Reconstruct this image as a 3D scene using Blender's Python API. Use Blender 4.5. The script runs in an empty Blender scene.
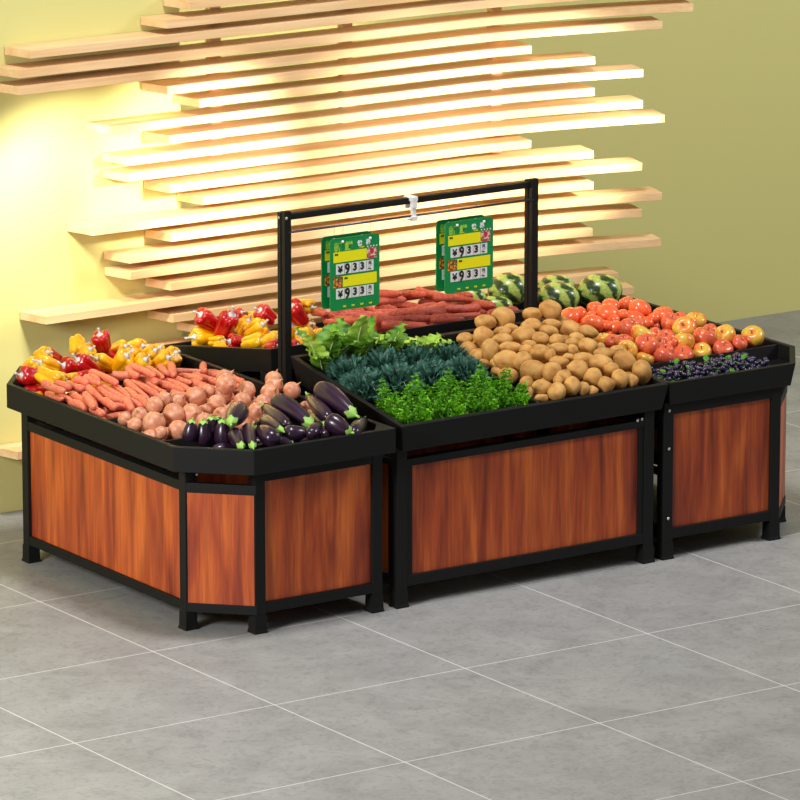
import bpy, bmesh, math, random
from mathutils import Vector, Matrix, Quaternion, noise
C = bpy.context.scene.collection
SC = bpy.context.scene
R = random.Random(7)

# ---------------------------------------------------------------- camera
cam_d = bpy.data.cameras.new('camera'); cam = bpy.data.objects.new('camera', cam_d); C.objects.link(cam)
YAW, PIT = 0.5946, 0.2348
fw = Vector((math.sin(YAW)*math.cos(PIT), math.cos(YAW)*math.cos(PIT), -math.sin(PIT)))
cam.location = (-12.3919, -20.0479, 6.7059)
cam.rotation_euler = fw.to_track_quat('-Z', 'Y').to_euler()
cam_d.sensor_width = 36; cam_d.lens = 5411.25/800*36
cam_d.clip_end = 200
SC.camera = cam
SC.view_settings.view_transform = 'Standard'; SC.view_settings.look = 'None'
SC.view_settings.gamma = 1; SC.view_settings.use_curve_mapping = False
SC.view_settings.exposure = 0.0

# ---------------------------------------------------------------- light
w = bpy.data.worlds.new('world'); SC.world = w; w.use_nodes = True
w.node_tree.nodes['Background'].inputs[0].default_value = (.92, .96, 1, 1)
w.node_tree.nodes['Background'].inputs[1].default_value = 0.17
def area(name, loc, target, size, power, col=(1, 1, 1)):
    l = bpy.data.lights.new(name, 'AREA'); l.shape = 'RECTANGLE'; l.size = size[0]; l.size_y = size[1]; l.energy = power; l.color = col
    o = bpy.data.objects.new(name, l); C.objects.link(o); o.location = loc
    o.rotation_euler = (Vector(target)-Vector(loc)).to_track_quat('-Z', 'Y').to_euler(); return o
def spot(name, loc, target, power, deg, blend, col, rad=.05):
    l = bpy.data.lights.new(name, 'SPOT'); l.energy = power; l.spot_size = math.radians(deg); l.spot_blend = blend; l.color = col; l.shadow_soft_size = rad
    o = bpy.data.objects.new(name, l); C.objects.link(o); o.location = loc
    o.rotation_euler = (Vector(target)-Vector(loc)).to_track_quat('-Z', 'Y').to_euler(); return o
area('key_fill_light', (.7, -.9, 7.0), (.9, 0.3, .6), (1.1, 1.1), 310, (1, .985, .965))
area('key_fill_light', (-5.6, -2.0, 3.2), (0, 0.4, .3), (1.5, 1.5), 380, (1, .975, .95))  # unseen low fill from the left for the side and chamfer faces
area('key_fill_light', (8.0, -2.5, 5.0), (6, 3.7, 1.2), (1.5, 1.5), 265, (1, .99, .97))  # unseen fill added to brighten the back wall at the right
spot('wall_wash_spot', (.35, 1.62, 1.98), (.80, 2.3, 1.32), 95, 96, .7, (1, .94, .76), .09)
spot('wall_wash_spot', (1.60, .95, 1.92), (1.50, 2.1, 1.66), 300, 54, .7, (1, .91, .72), .06)
spot('wall_wash_spot', (2.70, .95, 1.95), (2.65, 2.1, 1.68), 150, 70, .9, (1, .91, .72), .06)  # unseen spot added to brighten the slats between the two hot zones
spot('wall_wash_spot', (4.35, .95, 1.90), (3.50, 2.05, 1.64), 400, 54, .65, (1, .91, .72), .06)

# ---------------------------------------------------------------- materials
def srgb(r, g, b):
    f = lambda c: ((c/255+.055)/1.055)**2.4 if c > 10 else c/255/12.92
    return (f(r), f(g), f(b), 1)
def mat(name, col, rough=.5, metal=0, spec=.5, noise_amt=0, noise_scale=8, col2=None, bump=0, bump_scale=60, coat=0, sub=0):
    m = bpy.data.materials.new(name); m.use_nodes = True; nt = m.node_tree; b = nt.nodes['Principled BSDF']
    if len(col) == 3: col = (*col, 1)
    b.inputs['Base Color'].default_value = col; b.inputs['Roughness'].default_value = rough
    b.inputs['Metallic'].default_value = metal; b.inputs['Specular IOR Level'].default_value = spec
    b.inputs['Coat Weight'].default_value = coat
    if sub: b.inputs['Subsurface Weight'].default_value = sub; b.inputs['Subsurface Radius'].default_value = (.02, .01, .005)
    tc = nt.nodes.new('ShaderNodeTexCoord')
    if noise_amt or col2:
        n = nt.nodes.new('ShaderNodeTexNoise'); n.inputs['Scale'].default_value = noise_scale; n.inputs['Detail'].default_value = 5
        nt.links.new(tc.outputs['Object'], n.inputs['Vector'])
        r = nt.nodes.new('ShaderNodeValToRGB'); r.color_ramp.elements[0].position = .35; r.color_ramp.elements[1].position = .65
        c2 = col2 if col2 else tuple(min(1, c*(1+noise_amt)) for c in col[:3])
        c1 = col if col2 else tuple(c*(1-noise_amt) for c in col[:3])
        r.color_ramp.elements[0].color = (*c1[:3], 1); r.color_ramp.elements[1].color = (*c2[:3], 1)
        nt.links.new(n.outputs['Fac'], r.inputs[0]); nt.links.new(r.outputs[0], b.inputs['Base Color'])
    if bump:
        n = nt.nodes.new('ShaderNodeTexNoise'); n.inputs['Scale'].default_value = bump_scale; n.inputs['Detail'].default_value = 3
        nt.links.new(tc.outputs['Object'], n.inputs['Vector'])
        bp = nt.nodes.new('ShaderNodeBump'); bp.inputs['Strength'].default_value = bump; bp.inputs['Distance'].default_value = .01
        nt.links.new(n.outputs['Fac'], bp.inputs['Height']); nt.links.new(bp.outputs[0], b.inputs['Normal'])
    return m
def graph(name):
    m = bpy.data.materials.new(name); m.use_nodes = True
    nt = m.node_tree; b = nt.nodes['Principled BSDF']; N = nt.nodes.new
    def L(a, b_): nt.links.new(a, b_)
    return m, nt, b, N, L
def ramp(N, stops):
    r = N('ShaderNodeValToRGB'); e = r.color_ramp.elements
    e[0].position, e[0].color = stops[0][0], stops[0][1]; e[1].position, e[1].color = stops[-1][0], stops[-1][1]
    for p, c in stops[1:-1]: x = e.new(p); x.color = c
    return r

M = {}
M['black'] = mat('black_powder_coat', (.0085, .0085, .0085), .55, spec=.2, bump=.08, bump_scale=500)
M['lip'] = M['black']
M['inner'] = mat('black_tray_plastic', (.008, .008, .008), .6)
M['bolt'] = mat('zinc_bolt', (.7, .7, .7), .3, metal=1)
M['wall'] = mat('olive_wall_paint', srgb(206, 200, 130), .9, spec=.2, bump=.05, bump_scale=300)
M['steel'] = mat('grey_steel_rail', (.10, .11, .14), .3, metal=.8)
M['white'] = mat('white_plastic', (.8, .8, .8), .4)
def floor_mat():
    m, nt, b, N, L = graph('grey_stone_tile')
    g = N('ShaderNodeNewGeometry'); mp = N('ShaderNodeMapping'); mp.inputs['Location'].default_value = (.301, .203, 0)
    L(g.outputs['Position'], mp.inputs[0])
    br = N('ShaderNodeTexBrick'); br.offset = 0; br.squash = 1
    br.inputs['Scale'].default_value = 1; br.inputs['Brick Width'].default_value = 1; br.inputs['Row Height'].default_value = 1
    br.inputs['Mortar Size'].default_value = .0035; br.inputs['Mortar Smooth'].default_value = .3
    L(mp.outputs[0], br.inputs[0])
    n = N('ShaderNodeTexNoise'); n.inputs['Scale'].default_value = 3.5; n.inputs['Detail'].default_value = 9; n.inputs['Roughness'].default_value = .65; n.inputs['Distortion'].default_value = .6
    L(g.outputs['Position'], n.inputs[0])
    r = ramp(N, [(.3, srgb(140, 140, 139)), (.7, srgb(162, 162, 160))]); L(n.outputs[0], r.inputs[0])
    n2 = N('ShaderNodeTexNoise'); n2.inputs['Scale'].default_value = 22; n2.inputs['Detail'].default_value = 6; n2.inputs['Distortion'].default_value = 1.5
    L(g.outputs['Position'], n2.inputs[0])
    r2 = ramp(N, [(.36, (.78, .78, .78, 1)), (.5, (1, 1, 1, 1))]); L(n2.outputs[0], r2.inputs[0])
    mu = N('ShaderNodeMixRGB'); mu.blend_type = 'MULTIPLY'; mu.inputs[0].default_value = .7; L(r.outputs[0], mu.inputs[1]); L(r2.outputs[0], mu.inputs[2])
    mx = N('ShaderNodeMixRGB'); L(br.outputs['Fac'], mx.inputs[0]); L(mu.outputs[0], mx.inputs[1]); mx.inputs[2].default_value = srgb(214, 214, 212)
    L(mx.outputs[0], b.inputs['Base Color']); b.inputs['Roughness'].default_value = .5; b.inputs['Specular IOR Level'].default_value = .35
    return m
M['floor'] = floor_mat()
def wood_panel(name, c1, c2, c3, along='Z', scale=1.0, rough=.42, fine=.8):
    m, nt, b, N, L = graph(name)
    tc = N('ShaderNodeTexCoord'); oi = N('ShaderNodeObjectInfo')
    ad = N('ShaderNodeVectorMath'); ad.operation = 'ADD'; L(tc.outputs['Object'], ad.inputs[0])
    sc = N('ShaderNodeVectorMath'); sc.operation = 'SCALE'; L(oi.outputs['Random'], sc.inputs['Scale']); sc.inputs[0].default_value = (7, 5, 3); L(sc.outputs[0], ad.inputs[1])
    mp = N('ShaderNodeMapping'); mp.inputs['Scale'].default_value = {'Z': (9*scale, 9*scale, .95*scale), 'X': (.8*scale, 9*scale, 9*scale)}[along]
    L(ad.outputs[0], mp.inputs[0])
    n = N('ShaderNodeTexNoise'); n.inputs['Scale'].default_value = 1.3; n.inputs['Detail'].default_value = 4; n.inputs['Distortion'].default_value = .55
    L(mp.outputs[0], n.inputs[0])
    r = ramp(N, [(.3, c1), (.48, c2), (.68, c3)]); L(n.outputs[0], r.inputs[0])
    mp2 = N('ShaderNodeMapping'); mp2.inputs['Scale'].default_value = {'Z': (60*scale, 60*scale, 2.5*scale), 'X': (2.5*scale, 60*scale, 60*scale)}[along]
    L(ad.outputs[0], mp2.inputs[0])
    n2 = N('ShaderNodeTexNoise'); n2.inputs['Scale'].default_value = 1.5; n2.inputs['Detail'].default_value = 3; n2.inputs['Distortion'].default_value = .5
    L(mp2.outputs[0], n2.inputs[0])
    r2 = ramp(N, [(.35, (.72, .72, .72, 1)), (.6, (1.1, 1.1, 1.1, 1))]); L(n2.outputs[0], r2.inputs[0])
    mu = N('ShaderNodeMixRGB'); mu.blend_type = 'MULTIPLY'; mu.inputs[0].default_value = fine; L(r.outputs[0], mu.inputs[1]); L(r2.outputs[0], mu.inputs[2])
    L(mu.outputs[0], b.inputs['Base Color']); b.inputs['Roughness'].default_value = rough
    return m
M['cherry'] = wood_panel('red_cherry_wood', srgb(120, 40, 20), srgb(174, 72, 29), srgb(212, 106, 40))
M['maple'] = wood_panel('pale_maple_wood', srgb(220, 178, 124), srgb(230, 190, 138), srgb(238, 204, 156), 'X', .8, .6, .25)

# ---------------------------------------------------------------- mesh helpers
def new_obj(name, me, m=None, parent=None):
    o = bpy.data.objects.new(name, me); C.objects.link(o)
    if m and not me.materials: me.materials.append(m)
    if parent: o.parent = parent
    return o
def from_bm(name, bm, m, parent=None, smooth=False, bevel=0):
    bmesh.ops.recalc_face_normals(bm, faces=bm.faces)
    me = bpy.data.meshes.new(name); bm.to_mesh(me); bm.free()
    if smooth:
        for p in me.polygons: p.use_smooth = True
    o = new_obj(name, me, m, parent)
    if bevel:
        md = o.modifiers.new('bevel', 'BEVEL'); md.width = bevel; md.segments = 2; md.limit_method = 'ANGLE'
    return o
def bm_box(bm, a, b):
    vs = [bm.verts.new((x, y, z)) for x in (a[0], b[0]) for y in (a[1], b[1]) for z in (a[2], b[2])]
    for f in ((0, 1, 3, 2), (4, 6, 7, 5), (0, 4, 5, 1), (2, 3, 7, 6), (0, 2, 6, 4), (1, 5, 7, 3)): bm.faces.new([vs[i] for i in f])
    return vs
def box(name, a, b, m, parent=None, bevel=0):
    bm = bmesh.new(); bm_box(bm, a, b); return from_bm(name, bm, m, parent, bevel=bevel)
def bm_prism(bm, poly, z0, z1):
    f0 = z0 if callable(z0) else (lambda x, y: z0); f1 = z1 if callable(z1) else (lambda x, y: z1)
    lo = [bm.verts.new((x, y, f0(x, y))) for x, y in poly]; hi = [bm.verts.new((x, y, f1(x, y))) for x, y in poly]
    n = len(poly); bm.faces.new(lo[::-1]); bm.faces.new(hi)
    for i in range(n): bm.faces.new((lo[i], lo[(i+1) % n], hi[(i+1) % n], hi[i]))
def prism(name, poly, z0, z1, m, parent=None, bevel=0):
    bm = bmesh.new(); bm_prism(bm, poly, z0, z1); return from_bm(name, bm, m, parent, bevel=bevel)
def empty(name, loc=(0, 0, 0)):
    o = bpy.data.objects.new(name, None); C.objects.link(o); o.location = loc; o.empty_display_size = .05; return o
def tag(o, label, cat, group=None, kind=None):
    o['label'] = label; o['category'] = cat
    if group: o['group'] = group
    if kind: o['kind'] = kind
    return o
def structure(o): o['kind'] = 'structure'; return o
def offset_poly(poly, d):
    # inward offset of a counter-clockwise polygon
    n = len(poly); out = []
    for i in range(n):
        p0, p1, p2 = Vector(poly[i-1]), Vector(poly[i]), Vector(poly[(i+1) % n])
        e1 = (p1-p0).normalized(); e2 = (p2-p1).normalized()
        n1 = Vector((-e1.y, e1.x)); n2 = Vector((-e2.y, e2.x))
        b = (n1+n2); b = b/(b.dot(n1)); q = p1+b*d; out.append((q.x, q.y))
    return out
def tube(bm, pts, rad, n=8):
    rings = []; pts = [Vector(p) for p in pts]
    for i, p in enumerate(pts):
        t = (pts[min(i+1, len(pts)-1)]-pts[max(i-1, 0)]).normalized()
        u = t.orthogonal().normalized(); v = t.cross(u)
        r = rad[i] if isinstance(rad, (list, tuple)) else rad
        rings.append([bm.verts.new(p+(u*math.cos(a)+v*math.sin(a))*r) for a in [2*math.pi*k/n for k in range(n)]])
    for a, b in zip(rings, rings[1:]):
        best = min(range(n), key=lambda s: (a[0].co-b[s].co).length)
        b[:] = b[best:]+b[:best]
        for k in range(n): bm.faces.new((a[k], a[(k+1) % n], b[(k+1) % n], b[k]))
    bm.faces.new(rings[0][::-1]); bm.faces.new(rings[-1])

# ---------------------------------------------------------------- room
fl = box('floor', (-9, -12, -.1), (14, 9, 0), M['floor']); structure(fl)
structure(box('wall_left', (-9, 2.297, 0), (1.412, 3.9, 4.6), M['wall']))
structure(box('wall_back', (1.412, 3.73, 0), (14, 3.9, 4.6), M['wall']))

# slatted feature screen: slats bend gently towards the room at the right
def yf(X): return 2.12 - .2*(max(0, (X-3.0)/1.15))**1.7
BOT = lambda i: 2.098-.0815*i+(.008 if i == -2 else 0)
LX = {-6: 1.2, -5: .67, -4: 1.363, -3: 1.233, -2: .466, -1: .40, 0: .40, 1: 1.232, 2: 1.415, 3: .906, 4: 1.24, 5: 1.0, 6: 1.0, 7: 1.24, 8: 1.43, 9: .80,
      10: 1.244, 11: 1.007, 12: 1.009, 13: 1.241, 14: .526, 15: 1.25, 16: 1.42, 17: 1.0, 18: 1.24, 19: 1.0, 20: 1.2, 21: 1.3, 22: .355}
RX = {-6: 3.9, -5: 4.1, -4: 3.8, -3: 4.0, -2: 4.35, -1: 4.26, 0: 4.10, 1: 3.387, 2: 3.74, 3: 4.0, 4: 3.74, 5: 4.0, 6: 4.117, 7: 3.387, 8: 3.737, 9: 4.0,
      10: 3.738, 11: 4.108, 12: 4.0, 13: 3.735, 14: 4.106, 15: 3.39, 16: 3.877, 17: 3.964, 18: 3.39, 19: 3.74, 20: 3.9, 21: 3.5, 22: 3.8}
ORD = ['topmost', 'second', 'third', 'fourth', 'fifth', 'sixth', 'seventh', 'eighth', 'ninth', 'tenth', 'eleventh', 'twelfth', 'thirteenth', 'fourteenth', 'fifteenth',
       'sixteenth', 'seventeenth', 'eighteenth', 'nineteenth', 'twentieth', 'twenty-first', 'twenty-second', 'twenty-third', 'twenty-fourth', 'twenty-fifth', 'twenty-sixth', 'twenty-seventh', 'twenty-eighth', 'twenty-ninth']
levels = [i for i in range(-4, 23)]
for n_, i in enumerate(levels):
    x0, x1 = LX[i], RX[i]; z0 = BOT(i); xs = [x0]; x = math.ceil(x0/.1)*.1
    while x < x1-.01:
        if x > x0+.01: xs.append(x)
        x += .1
    xs.append(x1); bm = bmesh.new(); ring = []
    for x in xs:
        s = (yf(x+.01)-yf(x-.01))/.02; nx, ny = -s, 1; l = math.hypot(nx, ny)
        dx, dy = nx/l*.172, ny/l*.172
        if x <= x0+.001: dx = -.045
        yb = min(yf(x)+dy, 2.2965) if x < 1.5 else yf(x)+dy
        ring.append([bm.verts.new(p) for p in ((x, yf(x), z0), (x+dx, yb, z0), (x+dx, yb, z0+.041), (x, yf(x), z0+.041))])
    for a, b in zip(ring, ring[1:]):
        for k in range(4): bm.faces.new((a[k], a[(k+1) % 4], b[(k+1) % 4], b[k]))
    bm.faces.new(ring[0][::-1]); bm.faces.new(ring[-1])
    o = from_bm('wall_slat', bm, M['maple'], bevel=.0015)
    tag(o, 'pale wooden wall slat, %s from the top of the glowing slatted screen' % ('first' if n_ == 0 else ORD[n_]), 'wall slat', 'slats of the wooden wall screen')
M['batten'] = mat('olive_batten', srgb(150, 140, 90), .8)
for x, lab in ((1.62, 'left'), (2.4, 'middle'), (3.3, 'right')):
    y = yf(x)+.176
    o = box('support_batten', (x-.03, y, 0), (x+.03, y+.045, 2.6), M['maple'])
    tag(o, 'upright batten hidden behind the wooden slats, %s one of three' % lab, 'batten', 'battens carrying the slats')

# ---------------------------------------------------------------- display stands
def leg(parent, x, y, z1, ang=0, s=.0275, z1f=None):
    e = None
    bm = bmesh.new(); bm_box(bm, (-s, -s, .05), (s, s, z1)); o = from_bm('leg', bm, M['black'], parent, bevel=.003); o.location = (x, y, 0); o.rotation_euler.z = ang
    bm = bmesh.new(); vs = []
    for z, k in ((0, s+.0065), (.006, s+.0065), (.018, s+.003), (.082, s+.002)):
        vs.append([bm.verts.new((a*k, b*k, z)) for a, b in ((-1, -1), (1, -1), (1, 1), (-1, 1))])
    for a, b in zip(vs, vs[1:]):
        for k in range(4): bm.faces.new((a[k], a[(k+1) % 4], b[(k+1) % 4], b[k]))
    bm.faces.new(vs[0][::-1]); bm.faces.new(vs[-1])
    f = from_bm('foot_cap', bm, M['black'], o)
    return o
def bar(parent, name, p, q, z0, z1, t, m, off=0, bevel=0):
    # upright slab between plan points p and q, thickness t centred
    p = Vector(p); q = Vector(q); d = (q-p).normalized(); n = Vector((-d.y, d.x))
    a = p+n*(off-t/2); b = q+n*(off-t/2); c = q+n*(off+t/2); e = p+n*(off+t/2)
    return prism(name, [tuple(a), tuple(b), tuple(c), tuple(e)], z0, z1, m, parent, bevel)
def side(parent, p, q, zb, zp0, zp1, zt, inner=0, panel=True, flush=False):
    """crossbars plus wood panel between two leg centres"""
    p = Vector(p); q = Vector(q); d = (q-p).normalized(); a = p+d*.026; b = q-d*.026
    if flush: a = p-d*.004; b = q+d*.004
    RT = .03 if flush else .05
    bar(parent, 'bottom_rail', a, b, zb, zp0+.003, RT, M['black'], bevel=.002)
    if zt: bar(parent, 'top_rail', a, b, zp1-.003, zt, RT, M['black'], bevel=.002)
    if panel:
        if inner:
            for u, v in ((a, a+d*inner), (b-d*inner, b)): bar(parent, 'panel_frame', u, v, zp0, zp1, .042, M['black'])
        o = bar(parent, 'wood_panel', a+d*inner, b-d*inner, zp0, zp1, .02, M['cherry'])
        return o
def tray(parent, poly, ztop, zbot, zfloor, lip=.028, name='tray', inset_bottom=0):
    out = poly; inn = offset_poly(poly, lip); ob = offset_poly(poly, inset_bottom) if inset_bottom else poly
    f = lambda g, p: g(*p) if callable(g) else g
    bm = bmesh.new(); n = len(poly)
    o0 = [bm.verts.new((*ob[i], f(zbot, poly[i]))) for i in range(n)]
    o1 = [bm.verts.new((*out[i], f(ztop, poly[i]))) for i in range(n)]
    i1 = [bm.verts.new((*inn[i], f(ztop, inn[i]))) for i in range(n)]
    i0 = [bm.verts.new((*inn[i], f(zfloor, inn[i]))) for i in range(n)]
    for A, B in ((o0, o1), (o1, i1), (i1, i0)):
        for k in range(n): bm.faces.new((A[k], A[(k+1) % n], B[(k+1) % n], B[k]))
    bm.faces.new(i0); bm.faces.new(o0[::-1])
    return from_bm(name, bm, M['black'], parent, bevel=.003)
def divider(parent, p, q, zf, zt, t=.012):
    return bar(parent, 'divider', p, q, zf, zt, t, M['inner'])
def bolt(parent, loc, d=(0, -1, 0)):
    bm = bmesh.new(); bmesh.ops.create_uvsphere(bm, u_segments=12, v_segments=6, radius=.0075)
    for v in bm.verts: v.co.y *= .45
    o = from_bm('bolt', bm, M['bolt'], parent, smooth=True); o.location = loc; return o

# left end stand (chamfered corners)
st = empty('display_stand'); tag(st, 'left black produce stand with cut corners, holding eggplants, onions, carrots and peppers', 'display stand', 'produce stands of the island')
H_ = .0275
A_ = (H_, 1.407+H_); B_ = (H_, 0-.0+H_*.0+.0275); Cc = (.227+.0275, -.227+.0275); Dd = (.861+.0275, -.2275+.0275)
E_ = (.8885, 1.62); F_ = (.28, 1.62)
for p, a in ((A_, 0), (B_, 0), (Cc, 0), (Dd, 0), (E_, 0), (F_, 0)): leg(st, p[0], p[1], .775, a)
side(st, B_, A_, .088, .128, .648, .69)
side(st, (.012, .012), (.241, -.217), .088, .128, .648, .69, flush=True)
side(st, Cc, Dd, .092, .138, .706, .772)
side(st, Dd, E_, .088, .128, .648, .69)
side(st, E_, F_, .088, .128, .648, .69)
side(st, F_, A_, .088, .128, .648, .69)
for p, q in ((B_, A_), (B_, Cc), (Dd, E_), (E_, F_), (F_, A_)): bar(st, 'tray_rail', Vector(p), Vector(q), .752, .776, .03, M['black'])
lp = [(-.11, .072), (.153, -.339), (.914, -.339), (.914, 1.69), (.126, 1.69), (-.11, 1.403)]
lp[0] = (-.11, -.339+.263)
tray(st, lp, .887, .772, .80)
for y in (.105, .605, 1.145): divider(st, (-.075 if y > .2 else -.07, y), (.88, y), .80, .868)
prism('corner_gusset', [(.80, -.335), (.91, -.335), (.91, -.19)], .874, .886, M['black'], st)
bolt(st, (.045, -.03, .73))
# right end stand
st = empty('display_stand'); tag(st, 'right black produce stand holding grapes, apples, tomatoes and watermelons', 'display stand', 'produce stands of the island')
P = [(2.5425, -.2005), (3.1835, -.2005), (3.41, .045), (3.41, 1.40), (3.18, 1.62), (2.5425, 1.62)]
for p in P: leg(st, *p, .765)
side(st, P[0], P[1], .098, .145, .706, .752)
for i in range(2, 5): side(st, P[i], P[i+1], .088, .128, .648, .69)
side(st, (3.20, -.212), (3.432, .03), .088, .128, .648, .69, flush=True)
side(st, P[5], P[0], .098, .14, .65, .68, panel=False)
for z in (.40, .62): bar(st, 'cross_rail', (2.5425, -.17), (2.5425, 1.6), z, z+.03, .03, M['black'])
for i in range(1, 6): bar(st, 'tray_rail', P[i], P[(i+1) % 6], .742, .766, .03, M['black'])
rp = [(2.512, -.27), (3.262, -.27), (3.487, .02), (3.487, 1.42), (3.28, 1.69), (2.512, 1.69)]
tray(st, rp, .87, .757, .79, inset_bottom=.022)
for y in (.125, .675, 1.14): divider(st, (2.545, y), (3.455, y), .79, .862)
for z in (.725, .54, .20): bolt(st, (2.5425, -.2305, z))
# middle stand, front row
st = empty('display_stand'); tag(st, 'middle black produce stand with wide wood front panel, holding greens and potatoes', 'display stand', 'produce stands of the island')
zt = lambda x, y: .867+.166*(y+.268)
P = [(1.0225, -.2025), (2.4275, -.2025), (2.4275, .62), (1.0225, .62)]
for i, p in enumerate(P): leg(st, *p, .75 if i < 2 else .885)
side(st, P[0], P[1], .098, .145, .667, .697, inner=.034)
for i in (1, 2, 3): side(st, P[i], P[(i+1) % 4], .098, .145, .667, .697, inner=.03)
mp_ = [(.992, -.268), (2.508, -.268), (2.508, .66), (.992, .66)]
tray(st, mp_, zt, lambda x, y: zt(x, y)-.125, lambda x, y: zt(x, y)-.075, inset_bottom=.022)
bar(st, 'divider', (1.805, -.24), (1.805, .63), lambda x, y: zt(x, y)-.075, lambda x, y: zt(x, y)-.02, .012, M['inner'])
bolt(st, (2.385, -.226, .705)); bolt(st, (2.36, -.226, .702))
# middle stand, back row
st = empty('display_stand'); tag(st, 'rear black produce stand behind the sign frame, holding peppers and reddish carrots', 'display stand', 'produce stands of the island')
zb = lambda x, y: 1.022-.17*(y-.825)
P = [(1.0225, .90), (2.4275, .90), (2.4275, 1.70), (1.0225, 1.70)]
for i, p in enumerate(P): leg(st, *p, .895 if i < 2 else .76)
for i in range(4): side(st, P[i], P[(i+1) % 4], .098, .145, .667, .697, inner=.03)
bp_ = [(.990, .825), (2.508, .825), (2.508, 1.82), (.990, 1.82)]
tray(st, bp_, zb, lambda x, y: zb(x, y)-.115, lambda x, y: zb(x, y)-.062, inset_bottom=.01)
bar(st, 'divider', (1.51, .86), (1.51, 1.79), lambda x, y: zb(x, y)-.062, lambda x, y: zb(x, y)-.012, .012, M['inner'])

# sign gantry
g = empty('sign_frame', (0, 0, 0)); tag(g, 'tall black metal frame carrying the price signs above the produce', 'sign frame')
for x in (1.009, 2.423):
    bm = bmesh.new(); bm_box(bm, (x-.0185, .70, 0), (x+.0185, .725, 1.70)); bm_box(bm, (x-.0185, .737, 0), (x+.0185, .765, 1.69)); bm_box(bm, (x-.014, .72, 0), (x+.014, .74, 1.675))
    from_bm('post', bm, M['black'], g, bevel=.002)
box('top_bar', (1.02, .715, 1.655), (2.41, .745, 1.684), M['black'], g, .002)
for y, z in ((.705, 1.600), (.735, 1.592)):
    bm = bmesh.new(); tube(bm, [(1.015, y, z), (2.415, y, z)], .0055, 8); from_bm('hanging_rail', bm, M['steel'], g, True)
bolt(g, (1.0, .698, 1.668)); 
b = bolt(g, (.9895, .75, 1.665)); b.rotation_euler.z = math.pi/2
c = empty('rail_clip', (1.717, .70, 1.588)); tag(c, 'white plastic clip wrapped over the black top bar and rail', 'clip')
bm = bmesh.new()
for a_, b_ in (((-.017, -.012, .082), (.017, .058, .105)), ((-.014, -.012, .05), (.014, .012, .09)), ((-.011, -.006, .0), (.011, .012, .052)), ((-.016, -.012, -.012), (.016, .022, .012)), ((-.012, .046, .04), (.012, .058, .09))):
    bm_box(bm, a_, b_)
from_bm('clip_body', bm, M['white'], c, bevel=.003)
bm = bmesh.new(); tube(bm, [(-.02, -.012, .004), (-.07, -.012, -.002)], [.005, .003], 8); from_bm('clip_tongue', bm, M['white'], c, True)
# ---------------------------------------------------------------- price signs
M['green'] = mat('green_sign_plastic', srgb(0, 134, 68), .4)
M['yellow'] = mat('yellow_card', srgb(236, 228, 0), .5)
M['card'] = mat('white_card', srgb(224, 224, 226), .5)
M['ink'] = mat('black_ink', (.01, .01, .01), .5)
M['lime'] = mat('lime_lettering', srgb(150, 205, 60), .5)
M['wink'] = mat('white_lettering', srgb(235, 235, 235), .5)
def photo_mat(name, cols, sc):
    m, nt, b, N, L = graph(name)
    tc = N('ShaderNodeTexCoord'); v = N('ShaderNodeTexVoronoi'); v.inputs['Scale'].default_value = sc; v.inputs['Randomness'].default_value = 1
    L(tc.outputs['Object'], v.inputs['Vector'])
    s = N('ShaderNodeSeparateColor'); L(v.outputs['Color'], s.inputs[0])
    r = ramp(N, [(i/(len(cols)-1), c_) for i, c_ in enumerate(cols)]); r.color_ramp.interpolation = 'CONSTANT'; L(s.outputs[0], r.inputs[0])
    L(r.outputs[0], b.inputs['Base Color']); return m
M['photo1'] = photo_mat('fruit_photo_print', [srgb(170, 20, 40), srgb(200, 60, 70), srgb(235, 200, 190), srgb(120, 150, 60), srgb(190, 40, 90), srgb(230, 225, 215)], 150)
M['photo2'] = photo_mat('vegetable_photo_print', [srgb(40, 60, 30), srgb(220, 90, 30), srgb(90, 40, 60), srgb(230, 160, 40), srgb(70, 110, 50), srgb(200, 180, 190)], 140)
def text_mesh(name, body, size, m, parent, loc, bold=0, align='LEFT', sx=1.0):
    cu = bpy.data.curves.new(name, 'FONT'); cu.body = body; cu.size = size; cu.offset = bold; cu.align_x = align; cu.extrude = .0004; cu.resolution_u = 3
    o = bpy.data.objects.new(name+'_curve', cu); C.objects.link(o)
    dg = bpy.context.evaluated_depsgraph_get(); dg.update()
    me = bpy.data.meshes.new_from_object(o.evaluated_get(dg)); me.materials.clear()
    C.objects.unlink(o); bpy.data.objects.remove(o)
    me.transform(Matrix.Diagonal((sx, 1, 1, 1))); me.transform(Matrix.Rotation(math.pi/2, 4, 'X'))
    t = new_obj(name, me, m, parent); t.location = loc; return t
def rounded(w_, h_, r, n=5):
    pts = []
    for cx, cz, a0 in ((w_-r, r, -90), (w_-r, h_-r, 0), (r, h_-r, 90), (r, r, 180)):
        for k in range(n+1): a = math.radians(a0+90*k/n); pts.append((cx+r*math.cos(a), cz+r*math.sin(a)))
    return pts
def plate(name, pts, y0, y1, m, parent):
    bm = bmesh.new(); a = [bm.verts.new((x, y0, z)) for x, z in pts]; b = [bm.verts.new((x, y1, z)) for x, z in pts]; n = len(pts)
    bm.faces.new(a); bm.faces.new(b[::-1])
    for i in range(n): bm.faces.new((a[i], b[i], b[(i+1) % n], a[(i+1) % n]))
    return from_bm(name, bm, m, parent)
def rect(name, x0, z0, x1, z1, y, m, parent, t=.001): return plate(name, [(x0, z0), (x1, z0), (x1, z1), (x0, z1)], y, y+t, m, parent)
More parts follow.
